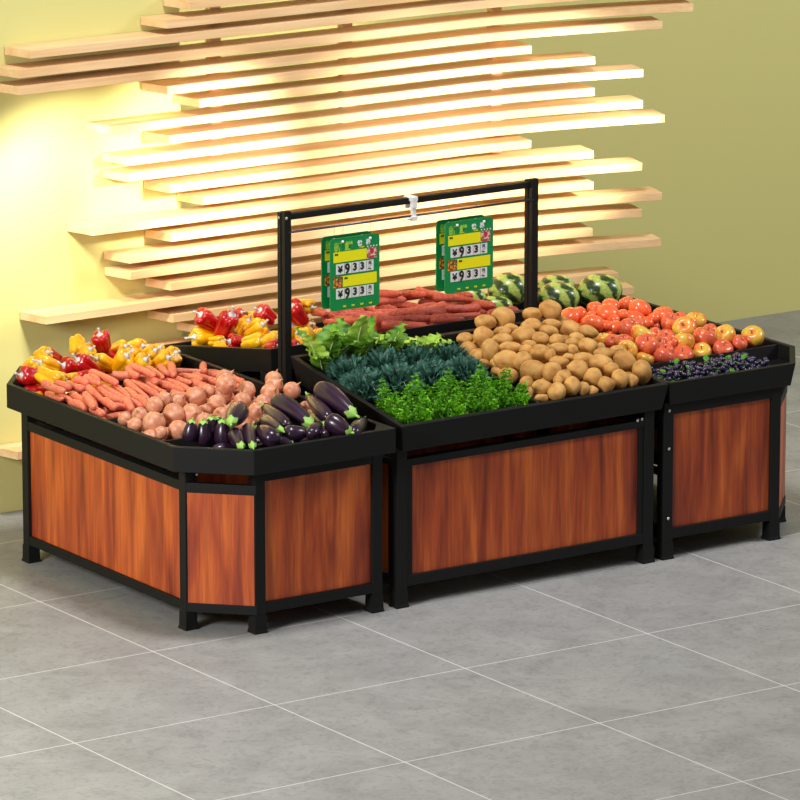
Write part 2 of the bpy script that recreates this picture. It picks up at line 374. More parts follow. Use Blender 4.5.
def price_sign(loc, label):
    W, Hh = .279, .348
    e = empty('price_sign', loc); tag(e, label, 'price sign', 'green price signs hanging from the frame')
    plate('board', rounded(W, Hh, .02), 0, .006, M['green'], e)
    y = -.0012
    rect('card', .018, .232, .205, .282, y, M['yellow'], e); rect('picture', .207, .232, .262, .284, y, M['photo1'], e)
    rect('picture', .016, .112, .068, .164, y, M['photo2'], e); rect('card', .071, .112, .262, .164, y, M['yellow'], e)
    for z in (.174, .056):
        pc = rect('price_card', .032, z, .244, z+.05, y, M['card'], e)
        for x in (.079, .120, .161, .203): rect('card_seam', x, z, x+.0015, z+.05, y-.0006, M['wink'] if 0 else M['steel'], pc, .0004)
        text_mesh('price_text', '¥', .044, M['ink'], pc, (.043, y-.001, z+.008), .0014)
        text_mesh('price_text', '9', .068, M['ink'], pc, (.081, y-.001, z+.001), .0024, sx=.82)
        text_mesh('price_text', '3', .048, M['ink'], pc, (.126, y-.001, z+.012), .0020)
        text_mesh('price_text', '3', .048, M['ink'], pc, (.167, y-.001, z+.012), .0020)
        text_mesh('price_text', '元', .019, M['ink'], pc, (.213, y-.001, z+.032), .0005)
        bm = bmesh.new(); tube(bm, [(.214, y-.001, z+.020), (.232, y-.001, z+.027)], .0006, 4); from_bm('price_text', bm, M['ink'], pc)
        text_mesh('price_text', '500g', .009, M['ink'], pc, (.211, y-.001, z+.008), .0002)
    for x, z in ((.024, .268), (.078, .150)): text_mesh('card_text', '品名', .010, M['ink'], e, (x, y-.001, z), .0003)
    text_mesh('lettering', '新', .044, M['lime'], e, (.022, y, .289), .0022); text_mesh('lettering', '鲜', .044, M['lime'], e, (.082, y, .289), .0022)
    text_mesh('lettering', '世', .028, M['wink'], e, (.152, y, .301), .0012); text_mesh('lettering', '界', .028, M['wink'], e, (.200, y, .303), .0012)
    text_mesh('lettering', 'Fresh', .012, M['yellow'], e, (.164, y, .289), .0003)
    for k in range(4): rect('lettering', .208+k*.017, .288, .214+k*.017, .294, y, M['wink'], e)
    for k in range(4): text_mesh('lettering', '优质', .009, M['yellow'], e, (.070+k*.049, y, .014), .0003)
    for x in (.068, .224):
        bm = bmesh.new(); bmesh.ops.create_uvsphere(bm, u_segments=10, v_segments=6, radius=.007); o = from_bm('hook_knob', bm, M['white'], e, True); o.location = (x, -.004, Hh-.018)
        bm = bmesh.new(); tube(bm, [(0, 0, 0), (0, -.004, .06-.0), (0, -.008, 1.598-loc[2]-Hh+.018)], .0012, 6); o2 = from_bm('hook_wire', bm, M['steel'], e, True); o2.location = (x, -.002, Hh-.018)
    return e
price_sign((1.255, .717, 1.188), 'green price board hanging over the lettuce, nearer of the left pair')
price_sign((1.909, .717, 1.192), 'green price board hanging over the rear carrots, nearer of the right pair')
price_sign((1.250, .782, 1.188), 'green price board mostly hidden behind the left front board')
price_sign((1.904, .782, 1.192), 'green price board mostly hidden behind the right front board')
PRODUCE={
 'potato':[
  ('',2.059,0.592,1.063,0.285,0.696,-0.126,0.647,0.0331,0.0337,0.0493),
  ('',2.155,0.583,1.075,0.251,0.819,-0.185,0.481,0.0434,0.0439,0.0555),
  ('',1.882,0.512,1.018,0.285,0.696,-0.126,0.647,0.0267,0.0272,0.0385),
  ('',1.948,0.451,1.038,0.285,0.696,-0.126,0.647,0.0403,0.0405,0.0444),
  ('',1.903,0.327,0.997,0.285,0.696,-0.126,0.647,0.0501,0.0401,0.0401),
  ('',1.993,0.365,1.025,0.285,0.696,-0.126,0.647,0.0308,0.0313,0.0444),
  ('',2.056,0.451,1.04,0.285,0.696,-0.126,0.647,0.0238,0.0245,0.0416),
  ('',2.126,0.478,1.044,0.285,0.696,-0.126,0.647,0.0226,0.023,0.0327),
  ('',2.123,0.375,1.027,0.29,0.667,-0.114,0.677,0.0415,0.0421,0.0546),
  ('',1.976,0.266,1.009,0.285,0.696,-0.126,0.647,0.0283,0.0291,0.0483),
  ('',1.897,0.191,0.973,0.273,0.749,-0.151,0.584,0.0423,0.0428,0.0558),
  ('',1.935,0.114,0.977,0.285,0.696,-0.126,0.647,0.041,0.041,0.041),
  ('',2.075,0.256,1.007,0.285,0.696,-0.126,0.647,0.0266,0.0269,0.0354),
  ('',2.027,0.214,1,0.285,0.696,-0.126,0.647,0.0236,0.0239,0.0324),
  ('',2.065,0.151,0.993,0.285,0.696,-0.126,0.647,0.04,0.0403,0.0459),
  ('',2.179,0.315,1.017,0.266,0.774,-0.163,0.551,0.0296,0.0302,0.0445),
  ('',2.239,0.472,1.043,0.285,0.696,-0.126,0.647,0.0328,0.0333,0.0447),
  ('',2.335,0.593,1.065,0.285,0.696,-0.126,0.647,0.0314,0.0321,0.0472),
  ('',2.404,0.546,1.087,0.242,0.839,-0.196,0.445,0.0424,0.0429,0.0546),
  ('',2.279,0.38,1.028,0.273,0.749,-0.151,0.584,0.0286,0.0292,0.0446),
  ('',2.345,0.451,1.04,0.285,0.696,-0.126,0.647,0.0269,0.0275,0.0418),
  ('',2.243,0.272,1.01,0.285,0.696,-0.126,0.647,0.0267,0.027,0.0356),
  ('',1.929,0.006,0.956,0.279,0.723,-0.139,0.616,0.0456,0.046,0.0573),
  ('',1.985,-0.058,0.955,0.285,0.696,-0.126,0.647,0.042,0.0422,0.0455),
  ('',1.871,-0.009,0.896,0.285,0.696,-0.126,0.647,0.0379,0.0349,0.0349),
  ('',1.875,-0.132,0.909,0.285,0.696,-0.126,0.647,0.0349,0.0352,0.0424),
  ('',1.908,-0.2,0.895,0.285,0.696,-0.126,0.647,0.0395,0.0377,0.0377),
  ('',1.862,-0.06,0.866,0.285,0.696,-0.126,0.647,0.0302,0.0305,0.0377),
  ('',1.857,-0.152,0.859,0.285,0.696,-0.126,0.647,0.0232,0.0236,0.0348),
  ('',1.856,0.315,0.933,0.285,0.696,-0.126,0.647,0.0265,0.0266,0.0294),
  ('',1.855,0.203,0.922,0.285,0.696,-0.126,0.647,0.0234,0.0237,0.0293),
  ('',1.855,0.231,0.953,0.285,0.696,-0.126,0.647,0.0235,0.0235,0.0235),
  ('',2.081,0.094,0.992,0.285,0.696,-0.126,0.647,0.0265,0.0265,0.0265),
  ('',1.957,-0.147,0.934,0.285,0.696,-0.126,0.647,0.0233,0.0233,0.0233),
  ('',2.43,0.418,1.012,0.273,0.749,-0.151,0.584,0.0431,0.0436,0.0539),
  ('',2.455,0.303,1.016,0.266,0.774,-0.163,0.551,0.0313,0.0317,0.0433),
  ('',2.463,0.548,1.028,0.285,0.696,-0.126,0.647,0.0241,0.0245,0.0332),
  ('',2.358,0.265,1.009,0.285,0.696,-0.126,0.647,0.025,0.0253,0.0345),
  ('',2.297,0.21,1,0.285,0.696,-0.126,0.647,0.0237,0.0241,0.0326),
  ('',2.346,0.158,0.991,0.285,0.696,-0.126,0.647,0.0367,0.037,0.0444),
  ('',2.176,0.168,0.993,0.285,0.696,-0.126,0.647,0.0283,0.0292,0.0502),
  ('',2.235,0.135,0.987,0.285,0.696,-0.126,0.647,0.0266,0.0267,0.0307),
  ('',2.422,0.165,0.968,0.285,0.696,-0.126,0.647,0.0237,0.0237,0.0237),
  ('',2.361,0.042,0.972,0.285,0.696,-0.126,0.647,0.0295,0.0302,0.046),
  ('',2.219,0.017,0.968,0.285,0.696,-0.126,0.647,0.0323,0.0332,0.0529),
  ('',2.088,0.031,0.97,0.285,0.696,-0.126,0.647,0.0282,0.0287,0.0411),
  ('',2.12,0.152,0.976,0.285,0.696,-0.126,0.647,0.0235,0.0237,0.0265),
  ('',2.16,0.055,0.974,0.285,0.696,-0.126,0.647,0.0235,0.0236,0.0265),
  ('',2.107,-0.089,0.95,0.259,0.798,-0.174,0.517,0.0456,0.0458,0.0497),
  ('',2.27,-0.052,0.956,0.285,0.696,-0.126,0.647,0.0423,0.0427,0.0517),
  ('',2.462,0.08,0.965,0.285,0.696,-0.126,0.647,0.0268,0.0271,0.0328),
  ('',2.434,-0.019,0.932,0.242,0.839,-0.196,0.445,0.0502,0.0503,0.0543),
  ('',2.277,-0.128,0.94,0.285,0.696,-0.126,0.647,0.0322,0.0324,0.0352),
  ('',2.002,-0.124,0.936,0.285,0.696,-0.126,0.647,0.0338,0.034,0.0379),
  ('',2.151,-0.15,0.919,0.285,0.696,-0.126,0.647,0.0438,0.0438,0.0438),
  ('',2.282,-0.187,0.904,0.285,0.696,-0.126,0.647,0.0457,0.0381,0.0381),
  ('',2.444,-0.142,0.909,0.285,0.696,-0.126,0.647,0.0542,0.0442,0.0442),
  ('',2.34,-0.2,0.892,0.285,0.696,-0.126,0.647,0.0305,0.0293,0.0293),
  ('',2.187,-0.203,0.893,0.285,0.696,-0.126,0.647,0.038,0.038,0.0397),
  ('',2.004,-0.191,0.906,0.266,0.774,-0.163,0.551,0.0454,0.0361,0.0361),
  ('',2.061,-0.202,0.892,0.285,0.696,-0.126,0.647,0.0303,0.0291,0.0291),
  ('',2.104,-0.212,0.877,0.285,0.696,-0.126,0.647,0.0233,0.0234,0.0262),
  ('',1.953,-0.114,0.868,0.27,0.759,-0.155,0.572,0.0399,0.04,0.042),
  ('',2.042,-0.114,0.868,0.3,0.595,-0.084,0.741,0.0399,0.04,0.042),
  ('',2.206,-0.114,0.868,0.299,0.606,-0.089,0.732,0.0399,0.04,0.042),
  ('',2.297,-0.114,0.868,0.277,0.733,-0.143,0.605,0.0399,0.04,0.042),
  ('',2.376,-0.114,0.868,0.256,0.806,-0.178,0.504,0.0399,0.04,0.042),
  ('',1.954,-0.03,0.882,0.309,0.485,-0.041,0.817,0.0399,0.04,0.042),
  ('',2.042,-0.03,0.882,0.235,0.856,-0.205,0.412,0.0399,0.04,0.042),
  ('',2.12,-0.03,0.882,0.272,0.752,-0.152,0.581,0.0399,0.04,0.042),
  ('',2.206,-0.03,0.882,0.26,0.795,-0.173,0.521,0.0399,0.04,0.042),
  ('',2.295,-0.03,0.882,0.304,0.556,-0.068,0.77,0.0399,0.04,0.042),
  ('',1.955,0.054,0.896,0.258,0.801,-0.176,0.512,0.0399,0.04,0.042),
  ('',2.045,0.054,0.896,0.309,0.492,-0.044,0.813,0.0399,0.04,0.042),
  ('',2.128,0.054,0.896,0.293,0.646,-0.105,0.697,0.0399,0.04,0.042),
  ('',2.208,0.054,0.896,0.307,0.516,-0.053,0.798,0.0399,0.04,0.042),
  ('',2.294,0.054,0.896,0.3,0.595,-0.084,0.741,0.0399,0.04,0.042),
  ('',2.38,0.054,0.896,0.301,0.586,-0.08,0.748,0.0399,0.04,0.042),
  ('',1.873,0.138,0.91,0.293,0.649,-0.106,0.694,0.0399,0.04,0.042),
  ('',1.957,0.138,0.91,0.305,0.544,-0.064,0.779,0.0399,0.04,0.042),
  ('',2.036,0.138,0.91,0.259,0.796,-0.173,0.518,0.0399,0.04,0.042),
  ('',2.127,0.138,0.91,0.279,0.725,-0.14,0.614,0.0399,0.04,0.042),
  ('',2.213,0.138,0.91,0.305,0.549,-0.066,0.775,0.0399,0.04,0.042),
  ('',2.296,0.138,0.91,0.306,0.529,-0.058,0.789,0.0399,0.04,0.042),
  ('',2.382,0.138,0.91,0.273,0.749,-0.151,0.585,0.0399,0.04,0.042),
  ('',1.959,0.222,0.924,0.254,0.812,-0.181,0.494,0.0399,0.04,0.042),
  ('',2.035,0.222,0.924,0.295,0.634,-0.1,0.708,0.0399,0.04,0.042),
  ('',2.119,0.222,0.924,0.305,0.542,-0.063,0.78,0.0399,0.04,0.042),
  ('',2.205,0.222,0.924,0.245,0.834,-0.193,0.455,0.0399,0.04,0.042),
  ('',2.288,0.222,0.924,0.3,0.597,-0.085,0.739,0.0399,0.04,0.042),
  ('',2.376,0.222,0.924,0.246,0.831,-0.192,0.46,0.0399,0.04,0.042),
  ('',1.953,0.306,0.938,0.281,0.716,-0.135,0.625,0.0399,0.04,0.042),
  ('',2.042,0.306,0.938,0.31,0.463,-0.033,0.83,0.0399,0.04,0.042),
  ('',2.126,0.306,0.938,0.295,0.633,-0.1,0.708,0.0399,0.04,0.042),
  ('',2.209,0.306,0.938,0.268,0.767,-0.159,0.56,0.0399,0.04,0.042),
  ('',2.294,0.306,0.938,0.283,0.706,-0.131,0.636,0.0399,0.04,0.042),
  ('',2.377,0.306,0.938,0.305,0.545,-0.064,0.778,0.0399,0.04,0.042),
  ('',1.872,0.39,0.952,0.308,0.505,-0.049,0.805,0.0399,0.04,0.042),
  ('',1.956,0.39,0.952,0.282,0.712,-0.134,0.629,0.0399,0.04,0.042),
  ('',2.043,0.39,0.952,0.293,0.646,-0.105,0.697,0.0399,0.04,0.042),
  ('',2.118,0.39,0.952,0.282,0.708,-0.132,0.634,0.0399,0.04,0.042),
  ('',2.204,0.39,0.952,0.26,0.794,-0.172,0.521,0.0399,0.04,0.042),
  ('',2.291,0.39,0.952,0.294,0.639,-0.102,0.703,0.0399,0.04,0.042),
  ('',2.381,0.39,0.952,0.294,0.645,-0.105,0.697,0.0399,0.04,0.042),
  ('',1.87,0.474,0.966,0.297,0.623,-0.096,0.717,0.0399,0.04,0.042),
  ('',1.956,0.474,0.966,0.309,0.487,-0.042,0.816,0.0399,0.04,0.042),
  ('',2.041,0.474,0.966,0.236,0.853,-0.204,0.418,0.0399,0.04,0.042),
  ('',2.125,0.474,0.966,0.259,0.795,-0.173,0.52,0.0399,0.04,0.042),
  ('',2.213,0.474,0.966,0.247,0.829,-0.19,0.464,0.0399,0.04,0.042),
  ('',2.295,0.474,0.966,0.251,0.82,-0.185,0.481,0.0399,0.04,0.042),
  ('',2.38,0.474,0.966,0.302,0.575,-0.076,0.757,0.0399,0.04,0.042),
  ('',1.953,0.558,0.979,0.278,0.727,-0.141,0.612,0.0399,0.04,0.042),
  ('',2.038,0.558,0.979,0.273,0.747,-0.15,0.587,0.0399,0.04,0.042),
  ('',2.125,0.558,0.979,0.309,0.493,-0.044,0.812,0.0399,0.04,0.042),
  ('',2.207,0.558,0.979,0.294,0.644,-0.104,0.699,0.0399,0.04,0.042),
  ('',2.294,0.558,0.979,0.309,0.484,-0.041,0.818,0.0399,0.04,0.042),
  ('',2.372,0.558,0.979,0.284,0.701,-0.129,0.641,0.0399,0.04,0.042),
 ],
 'tomato':[
  ('',2.76,0.882,0.945,0.251,-0.256,-0.091,0.929,0.0519,0.0519,0.0367),
  ('',2.831,0.902,0.945,0.799,0.099,-0.161,-0.571,0.0398,0.0398,0.0346),
  ('',3.063,1.086,0.913,0.853,-0.054,0.037,0.518,0.0373,0.0373,0.0329),
  ('',3.161,1.085,0.914,0.262,0.042,-0.1,0.959,0.0436,0.0436,0.0339),
  ('',2.967,0.848,0.938,0.6,0.045,-0.186,0.777,0.0539,0.0539,0.0467),
  ('',3.256,1.084,0.911,0.963,-0.171,-0.125,0.169,0.0406,0.0406,0.0352),
  ('',3.147,0.825,0.945,0.542,-0.255,0.186,-0.778,0.0553,0.0553,0.0455),
  ('',2.803,0.75,0.923,0.677,-0.023,0.327,0.659,0.0561,0.0561,0.045),
  ('',3.08,0.787,0.91,0.925,-0.05,0.052,-0.373,0.0551,0.0551,0.0421),
  ('',3.026,0.801,0.937,0.843,-0.001,-0.116,0.525,0.0306,0.0306,0.0258),
  ('',2.926,0.742,0.89,0.301,0.12,-0.062,-0.944,0.0488,0.0488,0.0389),
  ('',2.863,0.727,0.916,0.07,0.07,0.146,-0.984,0.0305,0.0305,0.0266),
  ('',2.873,0.726,0.872,0.52,0.101,0.032,0.848,0.0304,0.0304,0.025),
  ('',2.956,0.782,0.923,0.904,-0.115,-0.185,0.368,0.0306,0.0306,0.0267),
  ('',3.231,0.747,0.915,0.689,0.113,-0.074,-0.712,0.0522,0.0522,0.043),
  ('',3.12,0.731,0.896,0.372,-0.055,-0.367,0.851,0.0337,0.0337,0.0296),
  ('',3.167,0.744,0.868,0.813,-0.185,-0.006,0.552,0.0367,0.0367,0.0276),
  ('',3.071,0.727,0.884,0.924,-0.118,0.051,-0.36,0.0336,0.0336,0.0264),
  ('',3.167,0.735,0.915,0.503,0.091,-0.108,-0.853,0.0307,0.0307,0.0268),
  ('',2.725,0.738,0.878,0.538,0.091,0.137,0.827,0.038,0.038,0.0341),
  ('',3.323,0.738,0.878,0.993,0.028,-0.049,0.099,0.038,0.038,0.0341),
  ('',2.719,0.814,0.878,0.615,-0.006,0.111,0.781,0.038,0.038,0.0341),
  ('',2.793,0.814,0.878,0.287,0.158,0.164,-0.931,0.038,0.038,0.0341),
  ('',2.871,0.814,0.878,0.292,0.024,-0.04,0.955,0.038,0.038,0.0341),
  ('',3.022,0.814,0.878,0.772,-0.043,-0.079,0.63,0.038,0.038,0.0341),
  ('',3.176,0.814,0.878,0.328,0.244,0.028,-0.912,0.038,0.038,0.0341),
  ('',3.251,0.814,0.878,0.77,-0.161,-0.198,0.585,0.038,0.038,0.0341),
  ('',2.725,0.89,0.878,0.266,0.104,0.184,-0.94,0.038,0.038,0.0341),
  ('',2.797,0.89,0.878,0.714,0.193,-0.057,-0.67,0.038,0.038,0.0341),
  ('',2.874,0.89,0.878,0.666,0.12,0.048,-0.734,0.038,0.038,0.0341),
  ('',2.95,0.89,0.878,0.082,0.039,-0.101,-0.991,0.038,0.038,0.0341),
  ('',3.027,0.89,0.878,0.179,0.101,-0.047,-0.978,0.038,0.038,0.0341),
  ('',3.094,0.89,0.878,0.232,-0.197,0.144,0.942,0.038,0.038,0.0341),
  ('',3.18,0.89,0.878,0.946,0.272,0.013,0.175,0.038,0.038,0.0341),
  ('',2.725,0.966,0.878,0.984,0.011,-0.145,0.101,0.038,0.038,0.0341),
  ('',2.793,0.966,0.878,0.884,0.262,0.079,-0.379,0.038,0.038,0.0341),
  ('',2.874,0.966,0.878,0.605,0.171,-0.052,0.776,0.038,0.038,0.0341),
  ('',3.022,1.042,0.878,0.989,-0.045,0.079,-0.115,0.038,0.038,0.0341),
  ('',3.101,1.042,0.878,0.768,-0.016,-0.289,0.572,0.038,0.038,0.0341),
  ('',3.324,1.042,0.878,0.749,0.161,0.143,-0.627,0.038,0.038,0.0341),
 ],
 'apple':[
  ('R',2.921,0.614,0.912,0.703,0.098,0.276,-0.648,0.0476,0.0476,0.0442),
  ('R',2.988,0.628,0.924,0.598,0.068,0.041,-0.798,0.037,0.037,0.0314),
  ('Y',2.652,0.456,0.917,0.896,-0.006,-0.022,-0.444,0.0451,0.0451,0.0369),
  ('R',2.665,0.395,0.923,0.149,0.231,0.193,-0.942,0.0361,0.0361,0.0306),
  ('Y',2.857,0.419,0.922,0.851,0.173,0.256,0.424,0.0574,0.0574,0.0451),
  ('R',2.758,0.249,0.918,0.048,0.063,0.224,-0.971,0.0552,0.0552,0.0502),
  ('R',2.692,0.341,0.924,0.507,0.101,0.055,-0.854,0.045,0.045,0.0359),
  ('Y',2.639,0.239,0.914,0.621,0.503,0.062,-0.598,0.0466,0.0466,0.0396),
  ('R',2.913,0.383,0.928,0.955,0.291,-0.017,-0.063,0.0302,0.0302,0.0281),
  ('R',3.177,0.615,0.911,0.055,0.005,-0.262,0.964,0.0463,0.0463,0.043),
  ('R',3.246,0.626,0.917,0.525,0.218,-0.141,-0.81,0.0371,0.0371,0.0331),
  ('Y',3.265,0.527,0.922,0.821,0.153,0.045,-0.548,0.0501,0.0501,0.0399),
  ('Y',3.13,0.434,0.922,0.421,-0.172,-0.35,0.819,0.0559,0.0559,0.0437),
  ('R',2.923,0.309,0.922,0.963,0.178,-0.187,0.073,0.0422,0.0422,0.0357),
  ('R',2.942,0.427,0.916,0.05,0.291,0.067,-0.953,0.0351,0.0351,0.0303),
  ('R',3.099,0.238,0.913,0.937,0.047,0.161,-0.306,0.0555,0.0555,0.0496),
  ('Y',2.97,0.231,0.91,0.979,-0.172,0.101,-0.033,0.0512,0.0512,0.0438),
  ('R',3.197,0.322,0.922,0.191,-0.205,-0.101,0.955,0.0364,0.0364,0.0303),
  ('Y',3.225,0.234,0.911,0.227,0.344,-0.024,-0.911,0.0532,0.0532,0.0435),
  ('R',2.859,0.226,0.884,0.397,0.215,0.083,-0.889,0.039,0.039,0.0342),
  ('R',2.905,0.241,0.914,0.987,0.09,-0.134,0.003,0.0301,0.0301,0.028),
  ('R',2.926,0.183,0.859,0.983,0.136,-0.123,0.016,0.054,0.054,0.0416),
  ('Y',3.04,0.178,0.865,0.925,0.152,-0.254,0.238,0.0451,0.0451,0.0369),
  ('R',3.163,0.181,0.863,0.954,0.287,-0.012,0.088,0.0512,0.0512,0.04),
  ('R',2.812,0.182,0.862,0.084,0.305,0.131,0.94,0.055,0.055,0.0413),
  ('Y',2.694,0.174,0.873,0.477,-0.122,0.124,-0.862,0.0418,0.0418,0.0328),
  ('R',2.852,0.274,0.914,0.735,0.382,0.099,-0.551,0.033,0.033,0.0293),
  ('R',3.26,0.176,0.88,0.371,-0.045,0.365,-0.853,0.0393,0.0393,0.0357),
  ('Y',3.362,0.194,0.895,0.542,-0.084,-0.296,0.782,0.0533,0.0533,0.0449),
  ('Y',2.576,0.18,0.85,0.855,0.104,-0.096,-0.5,0.04,0.04,0.0363),
  ('Y',2.569,0.26,0.85,0.716,0.264,0.138,-0.632,0.04,0.04,0.0363),
  ('Y',2.81,0.26,0.85,0.443,-0.006,-0.232,0.866,0.04,0.04,0.0363),
  ('R',3.056,0.26,0.85,0.705,0.119,0.221,-0.663,0.04,0.04,0.0363),
  ('Y',3.288,0.26,0.85,0.85,0.169,-0.096,-0.49,0.04,0.04,0.0363),
  ('R',3.375,0.26,0.85,0.1,0.028,-0.032,-0.994,0.04,0.04,0.0363),
  ('R',2.648,0.34,0.85,0.755,0.021,0.024,0.655,0.04,0.04,0.0363),
  ('Y',2.724,0.34,0.85,0.326,-0.108,0.19,-0.92,0.04,0.04,0.0363),
  ('R',2.812,0.34,0.85,0.787,0.18,0.097,-0.583,0.04,0.04,0.0363),
  ('R',2.886,0.34,0.85,0.792,0.18,-0.151,0.563,0.04,0.04,0.0363),
  ('R',2.964,0.34,0.85,0.414,-0.112,0.008,0.903,0.04,0.04,0.0363),
  ('R',3.132,0.34,0.85,0.543,0.268,0.107,-0.789,0.04,0.04,0.0363),
  ('R',3.207,0.34,0.85,0.115,0.042,0.011,-0.992,0.04,0.04,0.0363),
  ('R',3.293,0.34,0.85,0.348,0.222,0.273,-0.869,0.04,0.04,0.0363),
  ('Y',2.568,0.42,0.85,0.174,-0.243,0.026,0.954,0.04,0.04,0.0363),
  ('R',2.647,0.42,0.85,0.823,-0.168,-0.025,0.542,0.04,0.04,0.0363),
  ('Y',2.728,0.42,0.85,0.066,0.278,0.153,-0.946,0.04,0.04,0.0363),
  ('R',2.814,0.42,0.85,0.06,0.111,0.17,-0.977,0.04,0.04,0.0363),
  ('Y',2.885,0.42,0.85,0.723,0.212,-0.125,-0.645,0.04,0.04,0.0363),
  ('R',2.97,0.42,0.85,0.966,0.004,-0.155,0.206,0.04,0.04,0.0363),
  ('R',3.053,0.42,0.85,0.75,0.072,-0.27,0.599,0.04,0.04,0.0363),
  ('Y',3.136,0.42,0.85,0.842,0.381,-0.15,-0.352,0.04,0.04,0.0363),
  ('Y',3.21,0.42,0.85,0.891,0.215,-0.181,0.356,0.04,0.04,0.0363),
  ('R',2.574,0.5,0.85,0.558,0.13,-0.025,-0.82,0.04,0.04,0.0363),
  ('R',2.645,0.5,0.85,0.963,0.117,-0.244,-0.009,0.04,0.04,0.0363),
  ('Y',2.733,0.5,0.85,0.58,0.107,0.002,-0.808,0.04,0.04,0.0363),
  ('R',2.805,0.5,0.85,0.117,0.071,-0.294,0.946,0.04,0.04,0.0363),
  ('R',2.884,0.5,0.85,0.963,0.154,-0.214,0.051,0.04,0.04,0.0363),
  ('R',2.973,0.5,0.85,0.68,0.041,-0.005,-0.732,0.04,0.04,0.0363),
  ('Y',3.132,0.5,0.85,0.618,0.265,-0.141,-0.726,0.04,0.04,0.0363),
  ('Y',3.21,0.5,0.85,0.45,0.237,-0.252,0.823,0.04,0.04,0.0363),
  ('Y',3.285,0.5,0.85,0.001,-0.227,0.284,-0.931,0.04,0.04,0.0363),
  ('R',2.889,0.58,0.85,0.595,0.248,0.149,-0.75,0.04,0.04,0.0363),
  ('Y',2.976,0.58,0.85,0.922,0.252,-0.239,0.172,0.04,0.04,0.0363),
  ('Y',3.046,0.58,0.85,0.913,0.328,0.152,-0.188,0.04,0.04,0.0363),
  ('R',3.131,0.58,0.85,0.706,0.226,0.048,-0.669,0.04,0.04,0.0363),
  ('R',3.212,0.58,0.85,0.396,-0.186,-0.345,0.83,0.04,0.04,0.0363),
  ('R',3.287,0.58,0.85,0.85,0.221,-0.346,0.331,0.04,0.04,0.0363),
 ],
 'melon':[
  ('',2.878,1.57,0.942,0.392,0.657,-0.01,0.644,0.0884,0.0889,0.1024),
  ('',3.181,1.58,0.911,0.376,0.707,-0.024,0.599,0.0713,0.0724,0.0993),
  ('',3.105,1.45,0.896,0.366,0.736,-0.032,0.569,0.0804,0.0814,0.1071),
  ('',3.348,1.439,0.903,0.376,0.707,-0.024,0.599,0.0882,0.0893,0.1162),
  ('',2.765,1.52,0.884,0.376,0.707,-0.024,0.599,0.0511,0.0527,0.0905),
  ('',2.674,1.598,0.923,0.376,0.707,-0.024,0.599,0.0557,0.0566,0.0771),
 ],
 'onion':[
  ('',-0.021,0.482,0.891,0.863,-0.302,-0.302,0.272,0.0312,0.0312,0.0312),
  ('',0.026,0.428,0.913,0.899,0.238,-0.359,0.081,0.0349,0.0349,0.0349),
  ('',-0.033,0.375,0.885,0.042,-0.481,0.209,0.85,0.0339,0.0339,0.0339),
  ('',0.015,0.286,0.908,0.844,-0.252,0.448,-0.153,0.0493,0.0493,0.0493),
  ('',0.187,0.563,0.912,0.413,0.289,-0.26,-0.824,0.0389,0.0389,0.0389),
  ('',0.245,0.568,0.932,0.604,0.375,-0.097,0.697,0.0332,0.0332,0.0332),
  ('',0.31,0.564,0.916,0.533,0.381,-0.239,0.717,0.0381,0.0381,0.0381),
  ('',0.141,0.317,0.92,0.321,-0.432,0.39,-0.747,0.0505,0.0505,0.0505),
  ('',0.22,0.293,0.92,0.444,0.386,0.422,-0.689,0.044,0.044,0.044),
  ('',0.407,0.557,0.922,0.841,-0.045,0.523,0.132,0.0452,0.0452,0.0452),
  ('',0.071,0.166,0.89,0.501,-0.594,-0.31,-0.548,0.0432,0.0432,0.0432),
  ('',0.308,0.321,0.92,0.352,-0.369,-0.153,-0.846,0.0256,0.0256,0.0256),
  ('',0.228,0.195,0.904,0.757,-0.237,0.308,0.525,0.0382,0.0382,0.0382),
  ('',-0.021,0.168,0.891,0.598,-0.366,-0.378,0.604,0.028,0.028,0.028),
  ('',0.57,0.563,0.987,0.19,-0.282,0.27,-0.901,0.0392,0.0392,0.0392),
  ('',0.536,0.501,0.976,0.428,0.351,-0.55,0.626,0.0441,0.0441,0.0441),
  ('',0.549,0.557,0.918,0.493,-0.603,0.188,-0.599,0.0453,0.0453,0.0453),
  ('',0.411,0.384,0.92,0.097,-0.551,-0.234,0.795,0.0421,0.0421,0.0421),
  ('',0.655,0.514,0.927,0.24,0.61,-0.231,-0.719,0.0419,0.0419,0.0419),
  ('',0.548,0.381,0.92,0.903,-0.365,0.018,-0.227,0.0387,0.0387,0.0387),
  ('',0.482,0.571,0.936,0.357,-0.417,-0.133,0.825,0.0307,0.0307,0.0307),
  ('',0.394,0.234,0.92,0.922,-0.117,-0.365,-0.065,0.0342,0.0342,0.0342),
  ('',0.328,0.214,0.913,0.845,0.351,-0.279,-0.292,0.0374,0.0374,0.0374),
  ('',0.838,0.563,0.945,0.752,-0.35,0.137,-0.541,0.0392,0.0392,0.0392),
  ('',0.803,0.506,0.931,0.68,0.181,0.373,-0.605,0.0414,0.0414,0.0414),
  ('',0.733,0.435,0.92,0.703,0.397,-0.239,0.539,0.0416,0.0416,0.0416),
  ('',0.609,0.295,0.92,0.629,0.459,-0.468,0.417,0.0368,0.0368,0.0368),
  ('',0.515,0.207,0.909,0.176,0.2,-0.394,0.88,0.0362,0.0362,0.0362),
  ('',0.843,0.416,0.922,0.928,0.296,0.226,-0,0.0393,0.0393,0.0393),
  ('',0.767,0.186,0.9,0.598,-0.088,-0.547,0.579,0.0258,0.0258,0.0258),
  ('',0.144,0.155,0.845,0.062,0.328,-0.214,-0.918,0.0439,0.0439,0.0439),
  ('',0.23,0.155,0.845,0.118,-0.38,-0.139,-0.907,0.0439,0.0439,0.0439),
  ('',0.329,0.155,0.845,0.828,-0.047,0.501,0.247,0.0439,0.0439,0.0439),
  ('',0.414,0.155,0.845,0.594,0.107,0.478,-0.638,0.0439,0.0439,0.0439),
